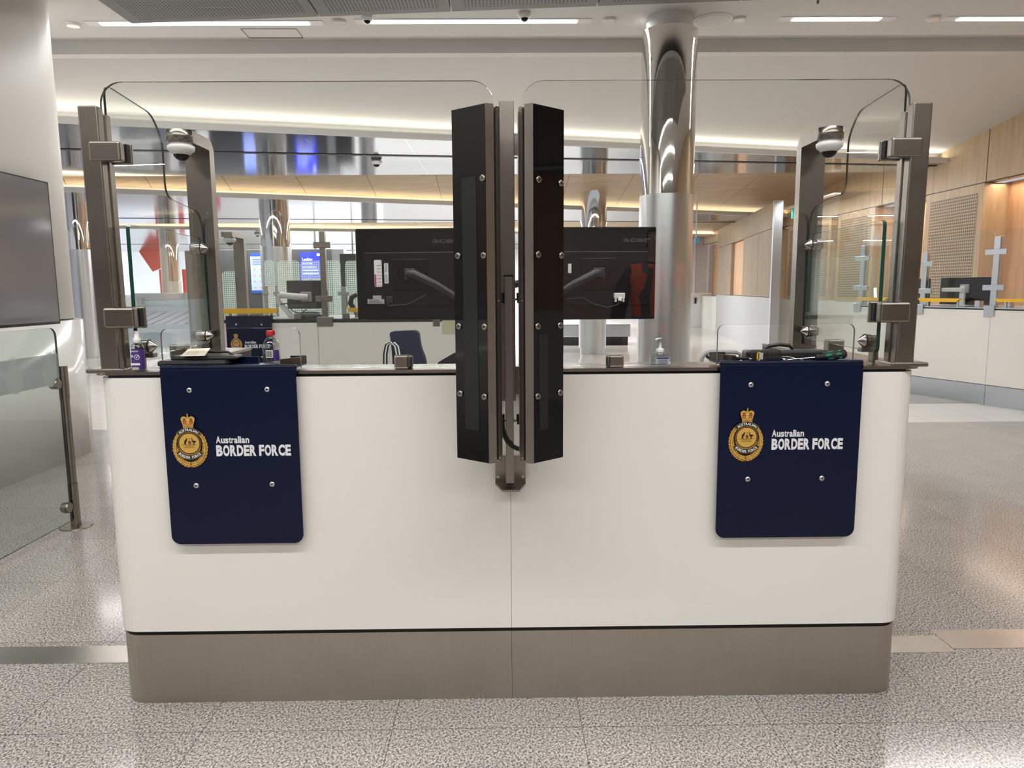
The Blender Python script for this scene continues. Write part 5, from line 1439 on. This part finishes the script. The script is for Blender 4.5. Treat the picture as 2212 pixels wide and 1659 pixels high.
def rpost(px_, pt, lab, w_=.07):
    q = onr(px_, 600); x = q.x; zt = onr(px_, pt).z
    t = thing('glass_post', lab, 'post', Mr @ Vector((x, .1, ZR)), 'posts of the right counter')
    m = MB(); m.box(x - w_ / 2, x + w_ / 2, .04, .09, ZR, zt, 0, .003, mat=Mr); obj('tube', m, [st_blue], t)
    for f in (.78, .28):
        z = ZR + (zt - ZR) * f
        m = MB(); m.box(x - .12, x + .12, .025, .045, z - .03, z + .03, 0, .004, mat=Mr); obj('clamp', m, [st_blue], t)
    m = MB(); m.box(x - .06, x + .06, -.014, -.001, ZR - .10, ZR + .02, 0, .004, mat=Mr); obj('foot_bracket', m, [st_blue], t)
    return x


x1_ = rpost(2143, 510, 'steel post with two clamps between the glass panes of the right counter')
x2_ = rpost(1990, 545, 'steel post with clamps just right of the tall right corner post')
x3_ = rpost(1856, 530, 'pale steel post seen through the right side glass')
def rpane(u0, u1, zt, lab, grp='glass of the right counter'):
    k = MB(); k.prism(rrect(u0, u1, ZR + .02, zt, .07, (0, 0, 1, 1)), 'y', .06, .07, 0, 1, mat=Mr)
    single('booth_glass', k, [glass, edge_l], lab, 'glass screen', grp)
zt = onr(2090, 500).z
rpane(x2_ + .05, x1_ - .05, zt, 'clear rounded glass pane between the two posts of the right counter')
rpane(x1_ + .05, XB - .1, onr(2190, 494).z, 'clear rounded glass pane at the right picture edge')
rpane(x3_ + .05, x2_ - .05, zt - .02, 'clear glass pane of the right counter behind the right corner post')


def rmon(p0, p1, pt, lab):
    q0, q1 = onr(p0, 630), onr(p1, 630); zt = onr((p0 + p1) / 2, pt).z
    t = thing('booth_monitor', lab, 'monitor', Mr @ Vector(((q0.x + q1.x) / 2, .3, ZR)), 'monitors on the right counter')
    m = MB(); m.box(q0.x, q1.x, .30, .33, zt - .30, zt + .02, 0, .004, mat=Mr); obj('housing', m, [mon_pl], t)
    xc = (q0.x + q1.x) / 2
    m = MB(); m.box(xc - .05, xc + .05, .27, .30, zt - .16, zt - .06, 0, .004, mat=Mr); obj('mount_plate', m, [grey_pl], t)
    m = MB(); m.box(xc - .03, xc + .03, .24, .27, ZR, zt - .08, 0, .004, mat=Mr); m.box(xc - .25, xc + .02, .22, .26, zt - .15, zt - .10, 0, .01, mat=Mr); m.box(xc - .1, xc + .1, .18, .34, ZR, ZR + .015, 0, .003, mat=Mr); obj('arm', m, [lt_pl], t)


rmon(1992, 2104, 603, 'dark blue-black monitor on the right counter behind the glass, beside the perforated wall')
rmon(1900, 1968, 606, 'dark monitor on the right counter seen through the right side glass')


def rshelf(p0, p1, pt, pb, lab):
    q0, q1 = onr(p0, 648), onr(p1, 648); zt, zb = onr((p0 + p1) / 2, pt).z, onr((p0 + p1) / 2, pb).z
    t = thing('acrylic_shelf', lab, 'shelf', Mr @ Vector(((q0.x + q1.x) / 2, 0, zb)), 'yellow edged shelves on the right')
    m = MB(); m.prism([(q0.x + .03, zb), (q1.x - .05, zb), (q1.x, zt), (q0.x, zt)], 'y', -.06, -.04, 0, mat=Mr); obj('yellow_edge', m, [yel], t)
    m = MB(); m.box(q0.x, q1.x, -.04, .05, zt - .012, zt - .004, mat=Mr); obj('sheet', m, [glass_g], t)
    m = MB(); m.quad([Mr @ Vector(v) for v in ((q0.x, -.03, zt), (q1.x, -.03, zt), (q1.x + .06, .05, zt + .12), (q0.x + .10, .05, zt + .12))]); obj('sloped_guard', m, [glass_g], t)
    m = MB()
    for x in (q0.x + .06, q1.x - .1): m.box(x, x + .02, .02, .035, ZR, zt - .012, mat=Mr)
    obj('support', m, [st_blue], t)


rshelf(1990, 2082, 644, 652, 'yellow-edged shelf in front of the monitor on the right counter')
rshelf(2156, 2300, 646, 653, 'yellow-edged shelf at the right picture edge')
rshelf(1858, 1925, 642, 649, 'yellow-edged shelf seen through the dark-edged side glass')
for px_, lab in ((2106, 'small steel foot clamp left of the right counter post'), (2172, 'small steel foot clamp right of the right counter post'), (1992, 'small steel foot clamp close to the tall corner post')):
    x = onr(px_, 660).x; m = MB(); m.box(x - .03, x + .03, .03, .10, ZR, ZR + .07, 0, .004, mat=Mr); single('side_foot_clamp', m, [st_blue], lab, 'clamp', 'foot clamps of the right counter')
# exit sign and hanging tag
Ye = 15.5
q0, q1 = P(1712, 452, Y=Ye), P(1721, 472, Y=Ye)
t = thing('exit_sign', 'small green exit sign hanging near the right timber wall', 'sign', (q0.x, Ye, q1.z))
m = MB(); m.box(q0.x, q0.x + .32, Ye, Ye + .05, q1.z, q0.z); obj('panel', m, [exitm], t)
m = MB(); m.box(q0.x - .02, q0.x + .34, Ye + .0, Ye + .05, q0.z, q0.z + .03); m.cyl((q0.x + .16, Ye + .02, q0.z + .03), (q0.x + .16, Ye + .02, 3.3), .01); obj('hanger', m, [lt_pl], t)
Yt = 15.
a, b = P(1505, 522, Y=Yt), P(1505, 468, Y=Yt)
t = thing('hanging_tag', 'small blue sign hanging on a thin white rod right of the large column', 'sign', (a.x, Yt, a.z))
m = MB(); m.cyl((b.x, Yt, P(1505, 524, Y=Yt).z), (b.x, Yt, 3.3), .012, 8); obj('rod', m, [lt_pl], t)
m = MB(); m.prism([(a.x - .03, P(0, 537, Y=Yt).z), (a.x + .05, P(0, 534, Y=Yt).z + .02), (a.x + .06, P(0, 522, Y=Yt).z), (a.x - .04, P(0, 524, Y=Yt).z)], 'y', Yt - .02, Yt + .02); obj('blade', m, [blue_tag], t)
# doors at far right end
q0, q1 = P(1492, 600, Y=24), P(1544, 600, Y=24)
m = MB(); m.box(q0.x, q1.x, 24, 24.1, 0, P(1520, 634, Y=24).z, 0); m.box(q0.x, q1.x, 24.02, 24.1, P(1520, 633, Y=24).z, P(1520, 512, Y=24).z, 1)
for x in (P(1497, 600, Y=24).x, P(1527, 600, Y=24).x): m.box(x, x + .06, 23.98, 24.02, P(1520, 633, Y=24).z, P(1520, 512, Y=24).z, 0)
struct('door_1', m, [far_white, mat('door_panel', (.62, .60, .64), .4)])
m = MB(); q = P(1502, 648, Y=24); m.box(q.x - .03, q.x + .03, 23.96, 24, q.z - .12, q.z + .08, 0); single('wall_intercom', m, [dark_pl], 'tiny dark wall intercom on the far white door panel', 'intercom')
m = MB(); q = P(1508, 648, Y=24); m.box(q.x - .03, q.x + .06, 23.96, 24, q.z - .03, q.z + .07, 0); single('wall_switch', m, [lt_pl], 'tiny white wall switch beside the dark intercom', 'switch')

# ---------------------------------------------------------------- left: smoked display and glass balustrade
q = P(102, 396, X=-3.44); q2_ = P(127, 697, X=-3.44); a = P(0, 374, X=-3.44)
t = thing('smoked_display', 'large smoked glass display panel on the white rounded wall at the left edge', 'display', (-3.45, 4.5, 1.1))
m = MB(); m.prism([(3.2, q2_.z), (q.y, q2_.z), (q.y, q.z), (3.2, q.z)], 'x', -3.498, -3.44); obj('glass_panel', m, [smoke], t)
m = MB(); m.box(-3.4985, -3.4395, 3.19, q.y + .006, q.z - .001, q.z + .008); m.box(-3.4985, -3.4395, q.y - .001, q.y + .008, q2_.z, q.z + .008); m.box(-3.4985, -3.4395, 3.19, q.y + .006, q2_.z - .008, q2_.z + .001); obj('frame', m, [rubber], t)
# balustrade
pb = P(165, 1137, Z=0); ztb = P(143, 791, Y=pb.y).z
XG = pb.x
t = thing('balustrade_post', 'round brushed steel balustrade post with floor disc at left of counter', 'post', (XG, pb.y, 0))
m = MB(); m.lathe([(.026, 0), (.026, ztb * .28)], (XG, pb.y, 0), n=28); m.lathe([(.023, ztb * .283), (.023, ztb * .797)], (XG, pb.y, 0), n=28); m.lathe([(.026, ztb * .80), (.026, ztb)], (XG, pb.y, 0), n=28); obj('tube', m, [st], t)
m = MB(); m.lathe([(.085, 0), (.085, .004), (.08, .006)], (XG, pb.y, 0), n=36); obj('floor_disc', m, [st], t)
for z in (P(126, 826, Y=pb.y).z, P(148, 1089, Y=pb.y).z):
    m = MB(); m.lathe([(.028, -.02), (.03, -.016), (.03, -.004), (.03, .014), (.027, .02)], (XG - .005, pb.y - .065, z), axis='x', n=24); m.box(XG - .010, XG + .010, pb.y - .05, pb.y, z - .01, z + .01); obj('clamp', m, [st], t)
ztg = P(110, 708, X=XG).z
t = thing('balustrade_glass', 'grey-green glass balustrade pane with frosted crest band at the left edge', 'glass screen', (XG, 3, .05))
k = MB(); k.prism(rrect(1.7, pb.y - .035, .045, ztg, .05, (0, 0, 1, 0)), 'x', XG - .006, XG + .006, 0, 1); obj('pane', k, [glass_frost, edge_d], t)
fb = glassmat('frosted_band', (.80, .87, .84), .5)
z0, z1 = P(60, 838, X=XG).z, P(60, 772, X=XG).z
band = mat('frost_band', (.30, .37, .36), .5); 
bandm = band.node_tree.nodes['Principled BSDF']; bandm.inputs['Alpha'].default_value = .55
m = MB(); m.box(XG + .0062, XG + .007, 1.75, pb.y - .04, z0 - .01, z1); bo = obj('frosted_band', m, [band], t)
ghost = mat('ghost_print', (.60, .66, .64), .5); ghost.node_tree.nodes['Principled BSDF'].inputs['Alpha'].default_value = .35
m = MB()
Mg = Matrix.Translation((XG + .0075, 0, 0)) @ Matrix.Rotation(PI / 2, 4, 'Z')
# drawn in XZ facing -Y, turned to face +X
zc = (z0 + z1) / 2
for y_c in (pb.y - .12, pb.y - .40):
    em = MB(); emblem(em, y_c, zc - .005, 0, .068 / 240 * .55, (0, 0, 0, 0, 0), full=False, step=.00001); m.add([tuple(Mg @ Vector(v)) for v in em.v], em.f)
put_text(m, 'Australian', pb.y - .33, zc + .008, 0, .07, .012, 0, .02, mat=Mg); put_text(m, 'BORDER FORCE', pb.y - .33, zc - .018, 0, .15, .02, 0, .03, mat=Mg)
obj('ghost_print', m, [ghost], bo)

# ---------------------------------------------------------------- officer in a vest, standing beside the viewer (seen mirrored in the glass)


def build_person(px_, py_):
    me = bpy.data.meshes.new('tmp'); V = []; Eg = []; Rr = []

    def ch(pts, start=None):
        prev = start
        for (x, y, z, r) in pts:
            V.append((x, y, z)); Rr.append(r); i = len(V) - 1
            if prev is not None: Eg.append((prev, i))
            prev = i
        return prev
    V.append((0, 0, .98)); Rr.append((.155, .115))
    waist = ch([(0, 0, 1.10, (.145, .105)), (0, .005, 1.24, (.165, .12))], 0)
    chest = ch([(0, .0, 1.38, (.17, .12))], waist)
    ch([(0, -.005, 1.47, (.075, .07)), (0, .0, 1.53, (.056, .058)), (0, .012, 1.60, (.070, .085)), (0, .012, 1.68, (.078, .098)), (0, .005, 1.745, (.058, .075))], chest)
    for s_ in (-1, 1):
        ch([(s_ * .095, 0, .88, (.092, .095)), (s_ * .10, .01, .50, (.062, .066)), (s_ * .105, -.01, .30, (.058, .062)), (s_ * .11, -.02, .09, (.042, .045)), (s_ * .115, .06, .045, (.042, .034)), (s_ * .12, .15, .03, (.038, .024))], 0)
        hnd = ch([(s_ * .17, -.005, 1.41, (.062, .062)), (s_ * .225, -.01, 1.34, (.050, .052)), (s_ * .265, -.01, 1.12, (.040, .042)), (s_ * .285, .05, .90, (.028, .030)), (s_ * .288, .065, .84, (.020, .034))], chest)
        V_ = V[hnd]
        for k, (dy, ln) in enumerate(((.030, .070), (.010, .080), (-.010, .075), (-.028, .060))):
            ch([(V_[0], V_[1] + dy, V_[2] - .035, (.009, .009)), (V_[0] - s_ * .004, V_[1] + dy * 1.05 + .004, V_[2] - .035 - ln * .5, (.0085, .0085)), (V_[0] - s_ * .016, V_[1] + dy * 1.05 + .010, V_[2] - .035 - ln, (.007, .007))], hnd)
        ch([(V_[0] - s_ * .004, V_[1] + .036, V_[2] + .005, (.010, .010)), (V_[0] - s_ * .012, V_[1] + .056, V_[2] - .026, (.009, .009)), (V_[0] - s_ * .014, V_[1] + .060, V_[2] - .050, (.008, .008))], hnd)
    me.from_pydata(V, Eg, []); o = bpy.data.objects.new('tmp', me); C.objects.link(o)
    o.modifiers.new('s', 'SKIN'); sb = o.modifiers.new('u', 'SUBSURF'); sb.levels = 2; sb.render_levels = 2
    for d, r_ in zip(me.skin_vertices[0].data, Rr): d.radius = r_
    me.skin_vertices[0].data[0].use_root = True
    bpy.context.view_layer.update()
    ev = o.evaluated_get(bpy.context.evaluated_depsgraph_get()); bm_ = bpy.data.meshes.new_from_object(ev)
    bpy.data.objects.remove(o)
    vs = [v.co.copy() for v in bm_.vertices]; ns = [v.normal.copy() for v in bm_.vertices]; fs = [list(p.vertices) for p in bm_.polygons]
    t = thing('person', 'person standing in an orange safety vest, dark trousers and short dark hair', 'person', (0, 0, 0))
    m = MB(); m.add(vs, fs, 0, True)
    skin = mat('skin', (.50, .30, .21), .5); obj('body', m, [skin], t)

    def shell(name, test, off, mt, mi=None):
        use = [f for f in fs if test(sum((vs[i] for i in f), Vector()) / len(f))]
        ids = sorted({i for f in use for i in f}); mp = {i: k for k, i in enumerate(ids)}
        if name == 'vest': pv = [Vector((p.x, p.y, max(p.z, 1.0))) for p in (vs[i] + ns[i] * off for i in ids)]
        else: pv = [vs[i] + ns[i] * off for i in ids]
        m = MB(); m.add(pv, [[mp[i] for i in f] for f in use], 0 if mi is None else [mi(sum((vs[i] for i in f), Vector()) / len(f)) for f in use], True)
        return obj(name, m, mt, t)
    shell('trousers', lambda c: .10 < c.z < 1.04 and abs(c.x) < .215, .010, [mat('trouser_navy', (.012, .016, .03), .8)])
    shell('shirt', lambda c: 1.00 < c.z < 1.50 or (abs(c.x) > .2 and .93 < c.z), .012, [mat('shirt_navy', (.015, .022, .045), .8)])
    og = mat('vest_orange', (.80, .085, .02), .6); dk = mat('vest_stripe', (.05, .05, .06), .5)
    shell('vest', lambda c: .98 < c.z < 1.475 and abs(c.x) < .18, .022, [og, dk], lambda c: 1 if (.055 < abs(c.x) < .095 or 1.08 < c.z < 1.12) else 0)
    shell('shoes', lambda c: c.z < .10, .006, [rubber])
    shell('hair', lambda c: c.z > 1.69 or (c.z > 1.61 and c.y < -.02 and c.z > 1.6), .010, [mat('hair_dark', (.02, .014, .01), .7)])
    for s_ in (-1, 1):
        m = MB(); m.lathe([(.001, .012), (.008, .010), (.012, 0), (.008, -.010), (.001, -.012)], (s_ * .03, .088, 1.655), n=12); obj('eye', m, [lt_pl], t)
        m = MB(); m.lathe([(.001, .006), (.005, .003), (.005, -.003), (.001, -.006)], (s_ * .03, .100, 1.655), n=10); obj('iris', m, [black], t)
        m = MB(); m.lathe([(.004, -.028), (.010, -.016), (.014, .006), (.008, .024)], (s_ * .079, .0, 1.64), n=10); obj('ear', m, [skin], t)
    m = MB(); m.tube([(0, .095, 1.66), (0, .108, 1.635), (0, .122, 1.615), (0, .100, 1.605)], [.007, .010, .014, .008], 10); obj('nose', m, [skin], t)
    m = MB(); m.tube([(-.024, .088, 1.575), (-.010, .100, 1.572), (.010, .100, 1.572), (.024, .088, 1.575)], [.003, .006, .006, .003], 8); obj('mouth', m, [mat('lips', (.42, .16, .13), .5)], t)
    t.location = (px_, py_, 0)
    return t


build_person(1.04, -.55)
